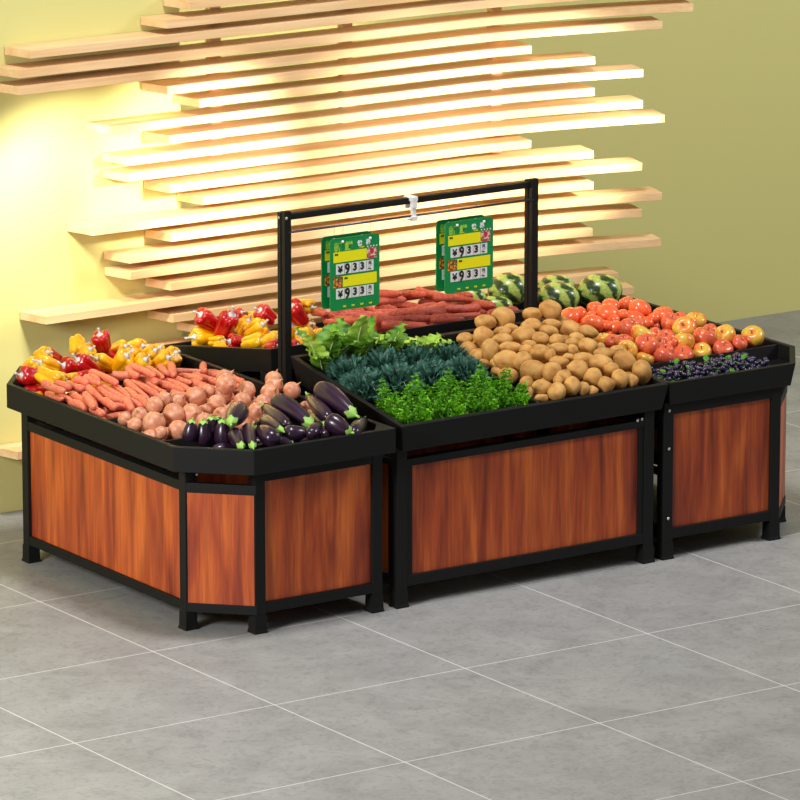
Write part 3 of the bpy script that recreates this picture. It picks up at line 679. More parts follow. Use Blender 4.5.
  ('',0.508,0.155,0.845,0.226,0.03,0.409,-0.884,0.0439,0.0439,0.0439),
  ('',0.594,0.155,0.845,0.737,-0.581,-0.101,0.331,0.0439,0.0439,0.0439),
  ('',0.684,0.155,0.845,0.797,-0.301,0.328,-0.408,0.0439,0.0439,0.0439),
  ('',0.776,0.155,0.845,0.582,0.571,-0.341,-0.469,0.0439,0.0439,0.0439),
  ('',-0.03,0.245,0.845,0.506,-0.295,-0.28,0.76,0.0439,0.0439,0.0439),
  ('',0.05,0.245,0.845,0.869,-0.406,-0.273,0.071,0.0439,0.0439,0.0439),
  ('',0.139,0.245,0.845,0.728,0.301,0.211,0.579,0.0439,0.0439,0.0439),
  ('',0.239,0.245,0.845,0.872,0.227,-0.348,-0.258,0.0439,0.0439,0.0439),
  ('',0.326,0.245,0.845,0.808,0.43,-0.375,-0.152,0.0439,0.0439,0.0439),
  ('',0.419,0.245,0.845,0.424,0.423,0.019,-0.801,0.0439,0.0439,0.0439),
  ('',0.503,0.245,0.845,0.84,-0.51,-0.181,-0.039,0.0439,0.0439,0.0439),
  ('',0.589,0.245,0.845,0.598,0.394,-0.03,-0.697,0.0439,0.0439,0.0439),
  ('',0.688,0.245,0.845,0.745,-0.188,-0.618,0.165,0.0439,0.0439,0.0439),
  ('',0.771,0.245,0.845,0.081,0.314,-0.367,0.872,0.0439,0.0439,0.0439),
  ('',0.049,0.335,0.845,0.673,0.223,-0.475,0.522,0.0439,0.0439,0.0439),
  ('',0.231,0.335,0.845,0.822,0.074,0.409,0.389,0.0439,0.0439,0.0439),
  ('',0.322,0.335,0.845,0.142,0.471,-0.24,0.837,0.0439,0.0439,0.0439),
  ('',0.41,0.335,0.845,0.575,-0.471,0.426,0.515,0.0439,0.0439,0.0439),
  ('',0.51,0.335,0.845,0.877,0.413,0.227,-0.091,0.0439,0.0439,0.0439),
  ('',0.592,0.335,0.845,0.019,-0.281,0.458,0.843,0.0439,0.0439,0.0439),
  ('',0.68,0.335,0.845,0.715,-0.405,0.489,0.294,0.0439,0.0439,0.0439),
  ('',0.054,0.425,0.845,0.661,-0.416,0.518,-0.349,0.0439,0.0439,0.0439),
  ('',0.32,0.425,0.845,0.759,0.536,0.209,-0.304,0.0439,0.0439,0.0439),
  ('',0.41,0.425,0.845,0.421,0.451,0.175,0.767,0.0439,0.0439,0.0439),
  ('',0.5,0.425,0.845,0.828,-0.424,-0.355,0.094,0.0439,0.0439,0.0439),
  ('',0.598,0.425,0.845,0.809,-0.269,-0.25,-0.459,0.0439,0.0439,0.0439),
  ('',0.684,0.425,0.845,0.341,-0.243,0.306,0.855,0.0439,0.0439,0.0439),
  ('',0.774,0.425,0.845,0.37,0.1,-0.599,-0.703,0.0439,0.0439,0.0439),
  ('',0.053,0.515,0.845,0.382,0.056,0.606,-0.696,0.0439,0.0439,0.0439),
  ('',0.142,0.515,0.845,0.624,-0.298,0.417,0.59,0.0439,0.0439,0.0439),
  ('',0.24,0.515,0.845,0.677,-0.423,0.175,-0.576,0.0439,0.0439,0.0439),
  ('',0.32,0.515,0.845,0.677,-0.474,0.283,-0.486,0.0439,0.0439,0.0439),
  ('',0.419,0.515,0.845,0.895,-0.19,0.367,0.171,0.0439,0.0439,0.0439),
  ('',0.503,0.515,0.845,0.789,-0.435,0.18,0.395,0.0439,0.0439,0.0439),
  ('',0.599,0.515,0.845,0.373,-0.153,0.4,0.823,0.0439,0.0439,0.0439),
  ('',0.685,0.515,0.845,0.109,-0.328,-0.527,0.776,0.0439,0.0439,0.0439),
  ('',0.771,0.515,0.845,0.786,0.025,-0.539,-0.302,0.0439,0.0439,0.0439),
 ],
 'carrot':[
  ('',-0.048,1.074,0.927,0.319,0.354,0.612,-0.631,0.0195,0.0195,0.1033),
  ('',0.021,1.103,0.919,0.132,0.071,0.704,-0.695,0.0195,0.0195,0.0543),
  ('',0.082,1.098,0.908,0.684,0.697,-0.118,0.181,0.0195,0.0195,0.0634),
  ('',-0.041,1.072,0.879,0.55,0.574,0.34,-0.502,0.0195,0.0195,0.1086),
  ('',0.002,1.057,0.874,0.644,0.65,0.166,-0.368,0.0195,0.0195,0.1086),
  ('',0.019,0.946,0.888,0.44,0.503,0.514,-0.538,0.0195,0.0195,0.087),
  ('',0.116,1.094,0.931,0.491,0.547,-0.448,0.509,0.0195,0.0195,0.0479),
  ('',0.151,1.062,0.935,0.034,0.014,-0.707,0.706,0.0195,0.0195,0.0677),
  ('',0.086,0.902,0.9,0.076,0.043,-0.776,0.625,0.0195,0.0195,0.1086),
  ('',-0.014,0.802,0.908,0.421,0.258,-0.695,0.523,0.0195,0.0195,0.0947),
  ('',-0.021,0.896,0.873,0.316,0.327,0.627,-0.633,0.0195,0.0195,0.0722),
  ('',0.225,1.071,0.938,0.68,0.711,0.149,-0.102,0.0195,0.0195,0.1086),
  ('',0.116,0.945,0.886,0.637,0.74,-0.193,0.094,0.0195,0.0195,0.1086),
  ('',0.16,0.919,0.89,0.661,0.749,0.036,0.007,0.0195,0.0195,0.1086),
  ('',0.195,0.923,0.891,0.639,0.729,0.201,-0.144,0.0195,0.0195,0.1086),
  ('',0.233,0.928,0.898,0.468,0.349,-0.615,0.53,0.0195,0.0195,0.1015),
  ('',0.04,0.865,0.878,0.664,0.694,-0.277,0.019,0.0195,0.0195,0.0898),
  ('',0.055,0.736,0.899,0.59,0.681,0.277,-0.335,0.0195,0.0195,0.0637),
  ('',0.349,1.117,0.924,0.478,0.699,0.109,0.521,0.0195,0.0195,0.045),
  ('',0.385,1.086,0.937,0.689,0.618,-0.343,0.158,0.0195,0.0195,0.0823),
  ('',0.431,1.071,0.945,0.204,0.193,-0.685,0.672,0.0195,0.0195,0.1086),
  ('',0.475,1.117,0.897,0.079,0.701,-0.092,0.703,0.0195,0.0195,0.0512),
  ('',0.305,0.914,0.898,0.619,0.752,0.159,-0.162,0.0195,0.0195,0.1086),
  ('',0.351,0.92,0.899,0.428,0.531,-0.52,0.514,0.0195,0.0195,0.1086),
  ('',0.255,0.869,0.889,0.333,0.478,0.534,-0.613,0.0195,0.0195,0.1086),
  ('',0.183,0.729,0.884,0.574,0.611,0.511,-0.19,0.0195,0.0195,0.045),
  ('',0.136,0.708,0.895,0.415,0.324,-0.697,0.487,0.0195,0.0195,0.0575),
  ('',0.502,1.069,0.924,0.136,0.002,-0.707,0.694,0.0195,0.0195,0.1063),
  ('',0.559,1.085,0.922,0.567,0.388,-0.591,0.422,0.0195,0.0195,0.0881),
  ('',0.575,0.982,0.9,0.568,0.544,-0.432,0.441,0.0195,0.0195,0.1086),
  ('',0.596,1.071,0.931,0.405,0.631,0.318,-0.58,0.0195,0.0195,0.1063),
  ('',0.398,0.884,0.895,0.529,0.583,0.4,-0.47,0.0195,0.0195,0.0983),
  ('',0.478,0.915,0.896,0.385,0.298,0.655,-0.579,0.0195,0.0195,0.1086),
  ('',0.438,1.015,0.904,0.082,0.186,0.614,-0.763,0.0195,0.0195,0.0984),
  ('',0.524,0.901,0.893,0.599,0.615,-0.366,0.359,0.0195,0.0195,0.1086),
  ('',0.184,1.101,0.929,0.229,0.273,0.652,-0.669,0.0195,0.0195,0.0587),
  ('',0.221,0.726,0.895,0.323,0.369,0.656,-0.574,0.0195,0.0195,0.0586),
  ('',0.096,0.72,0.885,0.149,-0.675,0.355,-0.629,0.0195,0.0195,0.045),
  ('',-0.011,0.748,0.875,0.682,0.72,0.057,-0.114,0.0195,0.0195,0.0599),
  ('',0.712,1.109,0.895,0.349,-0.316,0.633,-0.615,0.018,0.018,0.0638),
  ('',0.787,1.096,0.901,0.681,0.506,-0.494,0.19,0.018,0.018,0.0719),
  ('',0.811,1.062,0.879,0.67,0.442,0.552,-0.226,0.018,0.018,0.0459),
  ('',0.702,0.941,0.894,0.704,0.707,0.022,0.061,0.018,0.018,0.0972),
  ('',0.639,0.981,0.9,0.647,0.583,0.303,-0.387,0.018,0.018,0.1076),
  ('',0.607,0.849,0.897,0.257,0.278,-0.65,0.659,0.018,0.018,0.0596),
  ('',0.438,0.742,0.893,0.222,-0.169,0.712,-0.645,0.018,0.018,0.0482),
  ('',0.607,0.762,0.896,0.203,0.573,-0.415,0.677,0.018,0.018,0.0529),
  ('',0.853,1.087,0.872,0.593,0.704,-0.064,0.385,0.018,0.018,0.0544),
  ('',0.862,0.92,0.873,0.222,0.24,0.665,-0.671,0.018,0.018,0.0506),
  ('',0.637,0.866,0.885,0.659,0.653,-0.272,0.257,0.018,0.018,0.045),
  ('',0.18,0.64,0.82,0.526,-0.208,0.676,-0.473,0.0195,0.0195,0.0837),
  ('',0.006,0.695,0.82,0.615,0.391,0.589,0.349,0.0195,0.0195,0.0837),
  ('',0.144,0.695,0.82,0.528,0.599,0.375,0.471,0.0195,0.0195,0.0837),
  ('',0.302,0.695,0.82,0.707,-0.047,0.706,0.026,0.0195,0.0195,0.0837),
  ('',0.466,0.695,0.82,0.641,0.134,0.694,0.299,0.0195,0.0195,0.0837),
  ('',0.488,0.695,0.856,0.677,-0.116,0.698,0.205,0.0195,0.0195,0.0837),
  ('',0.64,0.695,0.82,0.069,0.697,-0.121,0.704,0.0195,0.0195,0.0837),
  ('',0.631,0.695,0.856,0.518,-0.233,0.668,-0.482,0.0195,0.0195,0.0837),
  ('',-0.012,0.75,0.82,0.482,0.55,0.444,0.517,0.0195,0.0195,0.0837),
  ('',0.174,0.75,0.82,0.369,0.617,0.346,0.603,0.0195,0.0195,0.0837),
  ('',0.632,0.75,0.82,0.707,-0.006,0.707,-0.008,0.0195,0.0195,0.0837),
  ('',0.636,0.75,0.856,0.677,0.46,0.537,0.203,0.0195,0.0195,0.0837),
  ('',0.003,0.805,0.82,0.707,0.033,0.706,0.024,0.0195,0.0195,0.0837),
  ('',0.152,0.805,0.82,0.618,-0.45,0.545,-0.343,0.0195,0.0195,0.0837),
  ('',0.305,0.805,0.856,0.406,0.575,0.411,0.579,0.0195,0.0195,0.0837),
  ('',0.473,0.805,0.82,0.521,-0.617,0.345,-0.478,0.0195,0.0195,0.0837),
  ('',0.466,0.805,0.856,0.56,-0.181,0.684,-0.432,0.0195,0.0195,0.0837),
  ('',0.66,0.805,0.82,0.704,0.283,0.648,0.068,0.0195,0.0195,0.0837),
  ('',0.333,0.86,0.82,0.666,0.236,0.667,0.237,0.0195,0.0195,0.0837),
  ('',0.641,0.86,0.82,0.562,-0.416,0.571,-0.429,0.0195,0.0195,0.0837),
  ('',0.804,0.86,0.856,0.26,0.659,0.258,0.657,0.0195,0.0195,0.0837),
  ('',0.005,0.915,0.82,0.297,-0.685,0.177,-0.642,0.0195,0.0195,0.0837),
  ('',0.148,0.915,0.82,0.394,-0.638,0.305,-0.587,0.0195,0.0195,0.0837),
  ('',0.306,0.915,0.82,0.378,-0.494,0.506,-0.598,0.0195,0.0195,0.0837),
  ('',0.329,0.915,0.856,0.658,0.148,0.691,0.258,0.0195,0.0195,0.0837),
  ('',0.484,0.915,0.82,0.707,0.224,0.671,-0.02,0.0195,0.0195,0.0837),
  ('',0.495,0.915,0.856,0.699,0.035,0.706,-0.109,0.0195,0.0195,0.0837),
  ('',0.658,0.915,0.82,0.634,0.225,0.67,0.314,0.0195,0.0195,0.0837),
  ('',0.657,0.915,0.856,0.681,0.037,0.706,0.192,0.0195,0.0195,0.0837),
  ('',0.81,0.915,0.82,0.675,-0.092,0.701,-0.212,0.0195,0.0195,0.0837),
  ('',0.018,0.97,0.82,0.618,0.413,0.574,0.344,0.0195,0.0195,0.0837),
  ('',0.153,0.97,0.82,0.1,-0.696,0.126,-0.7,0.0195,0.0195,0.0837),
  ('',0.153,0.97,0.856,0.091,0.681,-0.191,0.701,0.0195,0.0195,0.0837),
  ('',0.327,0.97,0.82,0.192,0.705,0.059,0.681,0.0195,0.0195,0.0837),
  ('',0.332,0.97,0.856,0.588,-0.547,0.449,-0.393,0.0195,0.0195,0.0837),
  ('',0.655,0.97,0.82,0.467,0.285,0.647,0.531,0.0195,0.0195,0.0837),
  ('',0.81,0.97,0.82,0.305,0.662,0.25,0.638,0.0195,0.0195,0.0837),
  ('',0.781,0.97,0.856,0.057,-0.691,-0.15,-0.705,0.0195,0.0195,0.0837),
  ('',-0.002,1.025,0.82,0.53,0.62,0.341,0.468,0.0195,0.0195,0.0837),
  ('',0.179,1.025,0.82,0.626,0.156,0.69,0.329,0.0195,0.0195,0.0837),
  ('',0.151,1.025,0.856,0.407,0.616,0.347,0.578,0.0195,0.0195,0.0837),
  ('',0.472,1.025,0.82,0.371,-0.393,0.588,-0.602,0.0195,0.0195,0.0837),
  ('',0.48,1.025,0.856,0.06,0.685,-0.174,0.705,0.0195,0.0195,0.0837),
  ('',0.646,1.025,0.82,0.684,-0.202,0.678,-0.181,0.0195,0.0195,0.0837),
  ('',0.653,1.025,0.856,0.624,-0.23,0.669,-0.333,0.0195,0.0195,0.0837),
  ('',0.803,1.025,0.82,0.655,0.126,0.696,0.266,0.0195,0.0195,0.0837),
  ('',0.166,1.08,0.82,0.364,-0.597,0.379,-0.606,0.0195,0.0195,0.0837),
  ('',0.166,1.08,0.856,0.444,0.687,0.168,0.55,0.0195,0.0195,0.0837),
  ('',0.323,1.08,0.82,0.162,0.697,0.122,0.688,0.0195,0.0195,0.0837),
  ('',0.324,1.08,0.856,0.058,-0.707,0.007,-0.705,0.0195,0.0195,0.0837),
  ('',0.62,1.08,0.82,0.298,-0.706,-0.034,-0.641,0.0195,0.0195,0.0837),
  ('',0.624,1.08,0.856,0.311,-0.473,0.525,-0.635,0.0195,0.0195,0.0837),
  ('',0.786,1.08,0.82,0.648,-0.053,0.705,0.284,0.0195,0.0195,0.0837),
 ],
 'carrotb':[
  ('',1.927,0.94,1.03,0.576,-0.29,0.669,-0.368,0.0225,0.0225,0.0853),
  ('',1.911,1.028,1.043,0.512,0.104,0.651,-0.55,0.0225,0.0225,0.1008),
  ('',2.409,1.413,0.945,0.66,0.276,0.596,-0.365,0.0225,0.0225,0.0815),
  ('',2.413,1.283,0.942,0.323,0.203,0.613,-0.692,0.0225,0.0225,0.1153),
  ('',2.427,1.18,0.996,0.737,0.655,0.108,-0.126,0.0225,0.0225,0.1158),
  ('',2.373,1.306,1.008,0.699,0.682,0.05,0.209,0.0225,0.0225,0.1158),
  ('',2.406,1.58,0.978,0.715,0.69,-0.088,0.074,0.0225,0.0225,0.1158),
  ('',2.31,1.578,0.987,0.756,0.644,-0.035,0.113,0.0225,0.0225,0.1023),
  ('',2.193,1.605,1,0.764,0.64,0.077,-0.029,0.0225,0.0225,0.084),
  ('',2.419,1.544,0.939,0.721,0.629,-0.145,0.252,0.0225,0.0225,0.1122),
  ('',2.2,1.614,0.963,0.312,-0.172,0.637,-0.684,0.0225,0.0225,0.0773),
  ('',2.014,0.963,1.046,0.616,0.624,0.396,0.273,0.0225,0.0225,0.0592),
  ('',2.292,1.587,0.927,0.16,0.313,-0.625,0.697,0.0225,0.0225,0.1158),
  ('',2.166,1.599,0.927,0.748,0.642,0.072,-0.153,0.0225,0.0225,0.0946),
  ('',1.753,0.937,1.047,0.389,0.675,0.295,0.553,0.0225,0.0225,0.0685),
  ('',2.416,1.134,0.962,0.75,0.518,0.398,-0.105,0.0225,0.0225,0.0669),
  ('',2.038,0.879,1.027,0.588,0.494,0.544,0.337,0.0225,0.0225,0.0835),
  ('',2.177,0.889,1.011,0.661,-0.132,0.712,-0.196,0.0225,0.0225,0.0872),
  ('',1.792,0.886,1.024,0.369,-0.482,0.569,-0.555,0.0225,0.0225,0.11),
  ('',2.329,1.626,0.966,0.734,0.459,0.492,0.098,0.0225,0.0225,0.0626),
  ('',2.423,1.332,1.018,0.427,0.414,0.508,-0.623,0.0225,0.0225,0.1158),
  ('',2.051,1.59,0.948,0.449,0.558,0.396,-0.575,0.02,0.02,0.114),
  ('',1.919,1.627,0.94,0.744,0.414,0.519,-0.077,0.02,0.02,0.0564),
  ('',1.858,1.629,0.928,0.662,-0.21,0.668,-0.268,0.02,0.02,0.045),
  ('',2.014,1.639,0.908,0.7,-0.11,0.703,-0.064,0.02,0.02,0.0536),
  ('',1.739,0.979,1.04,0.692,0.149,0.705,0.038,0.02,0.02,0.045),
  ('',1.797,1.571,0.952,0.114,0.3,0.589,-0.742,0.02,0.02,0.114),
  ('',1.657,1.212,1.007,0.31,0.12,-0.626,0.706,0.02,0.02,0.114),
  ('',1.981,1.595,0.944,0.762,0.627,-0.158,0.038,0.02,0.02,0.0993),
  ('',1.607,1.215,1.001,0.739,0.612,-0.159,0.231,0.02,0.02,0.0763),
  ('',1.607,1.067,1.033,0.708,0.563,0.29,-0.311,0.02,0.02,0.0799),
  ('',1.762,1.596,0.96,0.404,0.148,-0.631,0.645,0.02,0.02,0.105),
  ('',1.577,0.88,0.978,0.025,0.697,-0.121,0.707,0.022,0.022,0.0854),
  ('',1.735,0.88,0.978,0.059,-0.67,-0.226,-0.705,0.022,0.022,0.0854),
  ('',2.399,0.88,0.978,0.334,-0.584,0.399,-0.623,0.022,0.022,0.0854),
  ('',1.595,0.935,0.968,0.678,0.157,0.69,0.201,0.022,0.022,0.0854),
  ('',1.749,0.935,0.968,0.41,-0.624,0.332,-0.576,0.022,0.022,0.0854),
  ('',1.9,0.935,0.968,0.103,0.602,0.371,0.7,0.022,0.022,0.0854),
  ('',2.07,0.935,0.968,0.462,-0.529,0.469,-0.535,0.022,0.022,0.0854),
  ('',2.212,0.935,0.968,0.078,0.661,-0.251,0.703,0.022,0.022,0.0854),
  ('',2.398,0.935,1.004,0.63,-0.309,0.636,-0.321,0.022,0.022,0.0854),
  ('',1.585,0.99,0.959,0.705,0.132,0.695,0.052,0.022,0.022,0.0854),
  ('',1.729,0.99,0.995,0.567,-0.31,0.636,-0.423,0.022,0.022,0.0854),
  ('',1.885,0.99,0.959,0.43,-0.681,0.189,-0.562,0.022,0.022,0.0854),
  ('',2.047,0.99,0.959,0.585,-0.415,0.573,-0.397,0.022,0.022,0.0854),
  ('',2.216,0.99,0.995,0.51,-0.471,0.527,-0.489,0.022,0.022,0.0854),
  ('',2.384,0.99,0.959,0.635,-0.454,0.542,-0.312,0.022,0.022,0.0854),
  ('',1.568,1.045,0.95,0.675,0.256,0.659,0.209,0.022,0.022,0.0854),
  ('',1.752,1.045,0.95,0.476,-0.633,0.315,-0.523,0.022,0.022,0.0854),
  ('',1.721,1.045,1.022,0.026,0.648,-0.282,0.707,0.022,0.022,0.0854),
  ('',1.903,1.045,0.986,0.658,0.02,0.707,0.259,0.022,0.022,0.0854),
  ('',2.051,1.045,0.986,0.58,-0.111,0.698,-0.405,0.022,0.022,0.0854),
  ('',2.21,1.045,0.95,0.214,0.594,0.384,0.674,0.022,0.022,0.0854),
  ('',2.237,1.045,1.022,0.149,0.681,-0.19,0.691,0.022,0.022,0.0854),
  ('',2.384,1.045,0.95,0.015,0.692,0.144,0.707,0.022,0.022,0.0854),
  ('',1.596,1.1,0.94,0.227,-0.631,0.32,-0.67,0.022,0.022,0.0854),
  ('',1.757,1.1,0.976,0.534,-0.521,0.479,-0.464,0.022,0.022,0.0854),
  ('',1.893,1.1,0.94,0.274,-0.682,0.185,-0.652,0.022,0.022,0.0854),
  ('',2.064,1.1,0.94,0.099,-0.674,0.215,-0.7,0.022,0.022,0.0854),
  ('',2.234,1.1,0.94,0.529,0.415,0.573,0.469,0.022,0.022,0.0854),
  ('',1.598,1.155,0.931,0.15,0.697,0.118,0.691,0.022,0.022,0.0854),
  ('',1.752,1.155,0.931,0.038,-0.631,0.319,-0.706,0.022,0.022,0.0854),
  ('',1.918,1.155,0.931,0.64,-0.292,0.644,-0.301,0.022,0.022,0.0854),
  ('',1.898,1.155,1.003,0.631,-0.345,0.617,-0.319,0.022,0.022,0.0854),
  ('',2.08,1.155,0.931,0.686,-0.187,0.682,-0.171,0.022,0.022,0.0854),
  ('',2.077,1.155,1.003,0.367,-0.63,0.321,-0.605,0.022,0.022,0.0854),
  ('',2.233,1.155,0.967,0.542,-0.359,0.609,-0.454,0.022,0.022,0.0854),
  ('',1.583,1.21,0.922,0.324,0.622,0.337,0.629,0.022,0.022,0.0854),
  ('',1.738,1.21,0.922,0.614,-0.081,0.703,-0.351,0.022,0.022,0.0854),
  ('',1.755,1.21,0.994,0.464,-0.363,0.607,-0.534,0.022,0.022,0.0854),
  ('',1.907,1.21,0.958,0.111,0.7,0.099,0.698,0.022,0.022,0.0854),
  ('',2.057,1.21,0.922,0.62,0.315,0.633,0.34,0.022,0.022,0.0854),
  ('',2.071,1.21,0.994,0.103,0.686,0.173,0.7,0.022,0.022,0.0854),
  ('',2.229,1.21,0.922,0.697,-0.327,0.627,-0.118,0.022,0.022,0.0854),
  ('',1.561,1.265,0.948,0.673,0.448,0.547,0.217,0.022,0.022,0.0854),
  ('',1.721,1.265,0.912,0.656,0.369,0.603,0.263,0.022,0.022,0.0854),
  ('',1.911,1.265,0.912,0.643,-0.182,0.683,-0.294,0.022,0.022,0.0854),
  ('',1.905,1.265,0.984,0.47,-0.42,0.569,-0.528,0.022,0.022,0.0854),
  ('',2.067,1.265,0.948,0.663,-0.526,0.472,-0.246,0.022,0.022,0.0854),
  ('',2.237,1.265,0.912,0.612,-0.537,0.46,-0.353,0.022,0.022,0.0854),
  ('',2.23,1.265,0.984,0.441,-0.694,0.134,-0.552,0.022,0.022,0.0854),
  ('',1.595,1.32,0.903,0.681,-0.446,0.548,-0.189,0.022,0.022,0.0854),
  ('',1.746,1.32,0.903,0.556,0.502,0.498,0.437,0.022,0.022,0.0854),
  ('',1.916,1.32,0.939,0.707,0.028,0.707,-0.011,0.022,0.022,0.0854),
  ('',2.041,1.32,0.903,0.398,-0.659,0.255,-0.584,0.022,0.022,0.0854),
  ('',2.207,1.32,0.975,0.7,-0.297,0.642,-0.101,0.022,0.022,0.0854),
  ('',1.598,1.375,0.893,0.243,0.507,0.493,0.664,0.022,0.022,0.0854),
  ('',1.758,1.375,0.893,0.701,0.157,0.69,0.091,0.022,0.022,0.0854),
  ('',1.73,1.375,0.965,0.05,-0.67,-0.225,-0.705,0.022,0.022,0.0854),
  ('',1.89,1.375,0.893,0.293,0.707,0.019,0.643,0.022,0.022,0.0854),
  ('',1.892,1.375,0.965,0.055,0.671,-0.222,0.705,0.022,0.022,0.0854),
  ('',2.075,1.375,0.893,0.197,0.697,0.118,0.679,0.022,0.022,0.0854),
  ('',2.041,1.375,0.965,0.442,-0.348,0.616,-0.552,0.022,0.022,0.0854),
  ('',2.223,1.375,0.893,0.69,-0.164,0.688,0.155,0.022,0.022,0.0854),
  ('',1.566,1.43,0.884,0.478,-0.664,0.244,-0.521,0.022,0.022,0.0854),
  ('',1.754,1.43,0.884,0.6,0.444,0.551,0.374,0.022,0.022,0.0854),
  ('',1.904,1.43,0.92,0.535,0.495,0.505,0.462,0.022,0.022,0.0854),
  ('',2.054,1.43,0.884,0.219,-0.702,0.082,-0.672,0.022,0.022,0.0854),
  ('',2.201,1.43,0.92,0.419,0.414,0.573,0.57,0.022,0.022,0.0854),
  ('',2.393,1.43,0.884,0.14,0.693,0.14,0.693,0.022,0.022,0.0854),
  ('',1.594,1.485,0.911,0.659,-0.142,0.693,-0.257,0.022,0.022,0.0854),
  ('',1.749,1.485,0.875,0.144,0.698,-0.112,0.692,0.022,0.022,0.0854),
  ('',1.917,1.485,0.875,0.617,0.292,0.644,0.346,0.022,0.022,0.0854),
  ('',1.913,1.485,0.947,0.707,0.311,0.635,-0.02,0.022,0.022,0.0854),
  ('',2.077,1.485,0.875,0.537,0.472,0.526,0.461,0.022,0.022,0.0854),
  ('',2.206,1.485,0.911,0.543,0.417,0.571,0.452,0.022,0.022,0.0854),
  ('',2.375,1.485,0.875,0.676,-0.375,0.6,-0.208,0.022,0.022,0.0854),
  ('',1.578,1.54,0.865,0.313,0.647,0.285,0.634,0.022,0.022,0.0854),
  ('',1.726,1.54,0.865,0.671,-0.067,0.704,-0.224,0.022,0.022,0.0854),
  ('',1.892,1.54,0.865,0.191,0.705,0.057,0.681,0.022,0.022,0.0854),
  ('',2.069,1.54,0.865,0.666,0.368,0.604,0.238,0.022,0.022,0.0854),
  ('',2.22,1.54,0.865,0.235,-0.697,0.12,-0.667,0.022,0.022,0.0854),
  ('',2.391,1.54,0.865,0.693,-0.126,0.696,0.141,0.022,0.022,0.0854),
  ('',1.577,1.595,0.856,0.056,-0.705,-0.054,-0.705,0.022,0.022,0.0854),
  ('',1.747,1.595,0.856,0.626,-0.144,0.692,-0.33,0.022,0.022,0.0854),
  ('',2.075,1.595,0.856,0.125,-0.667,0.234,-0.696,0.022,0.022,0.0854),
  ('',2.219,1.595,0.856,0.058,-0.707,-0.026,-0.705,0.022,0.022,0.0854),
 ],
 'pepper':[
  ('R',0.019,1.407,0.908,0.753,0.111,-0.627,-0.167,0.0464,0.0464,0.0484),
  ('Y',0.143,1.597,0.906,0.561,0.114,0.445,-0.688,0.0389,0.0389,0.0378),
  ('Y',0.194,1.519,0.915,0.619,-0.396,-0.39,0.554,0.0432,0.0432,0.056),
  ('Y',0.043,1.257,0.919,0.473,0.722,-0.314,0.396,0.0497,0.0497,0.0627),
  ('R',0.275,1.629,0.924,0.851,0.097,-0.462,-0.229,0.0324,0.0324,0.042),
  ('R',0.271,1.441,0.911,0.793,-0.148,-0.57,0.158,0.0475,0.0475,0.0493),
  ('R',0.302,1.367,0.927,0.874,0.087,-0.428,-0.216,0.0454,0.0454,0.0588),
  ('Y',0.204,1.598,0.95,0.436,0.051,0.53,-0.726,0.0367,0.0367,0.0357),
  ('Y',0.108,1.28,0.912,0.402,0.271,0.718,-0.499,0.0324,0.0324,0.038),
  ('Y',0.165,1.278,0.899,0.745,0.565,0.341,-0.097,0.0324,0.0324,0.0315),
  ('R',0.234,1.28,0.899,0.109,0.776,-0.072,-0.617,0.0346,0.0346,0.0336),
  ('Y',0.406,1.611,0.962,0.236,0.253,-0.877,0.333,0.0454,0.0454,0.0441),
  ('Y',0.403,1.532,0.942,0.892,0.306,0.233,-0.236,0.0389,0.0389,0.0378),
  ('R',0.518,1.579,0.977,0.925,0.013,-0.21,0.315,0.0454,0.0454,0.0441),
  ('R',0.562,1.621,0.898,0.371,-0.484,-0.198,0.767,0.041,0.041,0.0532),
  ('Y',0.465,1.622,0.917,0.414,0.07,-0.187,0.888,0.0389,0.0389,0.0378),
  ('Y',0.449,1.438,0.908,0.782,-0.242,-0.445,0.364,0.041,0.041,0.0532),
  ('Y',0.496,1.356,0.924,0.27,-0.027,0.359,-0.893,0.0486,0.0486,0.0473),
  ('Y',0.643,1.621,0.921,0.401,0.48,-0.337,0.703,0.0367,0.0367,0.0357),
  ('Y',0.731,1.614,0.915,0.79,0.574,0.205,0.072,0.0432,0.0432,0.042),
  ('Y',0.567,1.309,0.914,0.637,0.421,-0.154,0.628,0.0432,0.0432,0.042),
  ('Y',0.716,1.462,0.913,0.027,-0.188,0.436,-0.879,0.041,0.041,0.0399),
  ('Y',0.639,1.501,0.908,0.356,0.154,0.076,-0.919,0.0356,0.0356,0.0347),
  ('Y',0.849,1.611,0.878,0.9,0.34,-0.037,0.271,0.0324,0.0324,0.0315),
  ('Y',0.675,1.288,0.915,0.87,0.456,0.172,0.07,0.0432,0.0432,0.0445),
  ('Y',0.84,1.484,0.886,0.011,-0.225,0.488,-0.844,0.041,0.041,0.0399),
  ('Y',0.839,1.424,0.871,0.713,0.08,-0.26,0.646,0.027,0.027,0.0263),
  ('R',0.024,1.184,0.834,0.631,0.691,-0.151,-0.319,0.0367,0.0367,0.0475),
  ('Y',0.16,1.184,0.834,0.707,-0.682,0.187,0.017,0.0367,0.0367,0.0475),
  ('Y',-0.04,1.252,0.834,0.329,-0.296,-0.642,0.626,0.0367,0.0367,0.0475),
  ('Y',0.088,1.252,0.834,0.323,0.343,-0.618,-0.629,0.0367,0.0367,0.0475),
  ('Y',0.224,1.252,0.834,0.514,0.525,-0.474,0.485,0.0367,0.0367,0.0475),
  ('Y',0.296,1.252,0.834,0.686,-0.697,0.116,-0.171,0.0367,0.0367,0.0475),
  ('R',0.495,1.252,0.834,0.219,-0.445,-0.549,-0.672,0.0367,0.0367,0.0475),
  ('Y',0.638,1.252,0.834,0.707,-0.055,-0.705,-0.005,0.0367,0.0367,0.0475),
  ('R',0.768,1.252,0.834,0.527,-0.013,0.707,-0.472,0.0367,0.0367,0.0475),
  ('R',0.021,1.32,0.834,0.707,-0.049,-0.705,-0.025,0.0367,0.0367,0.0475),
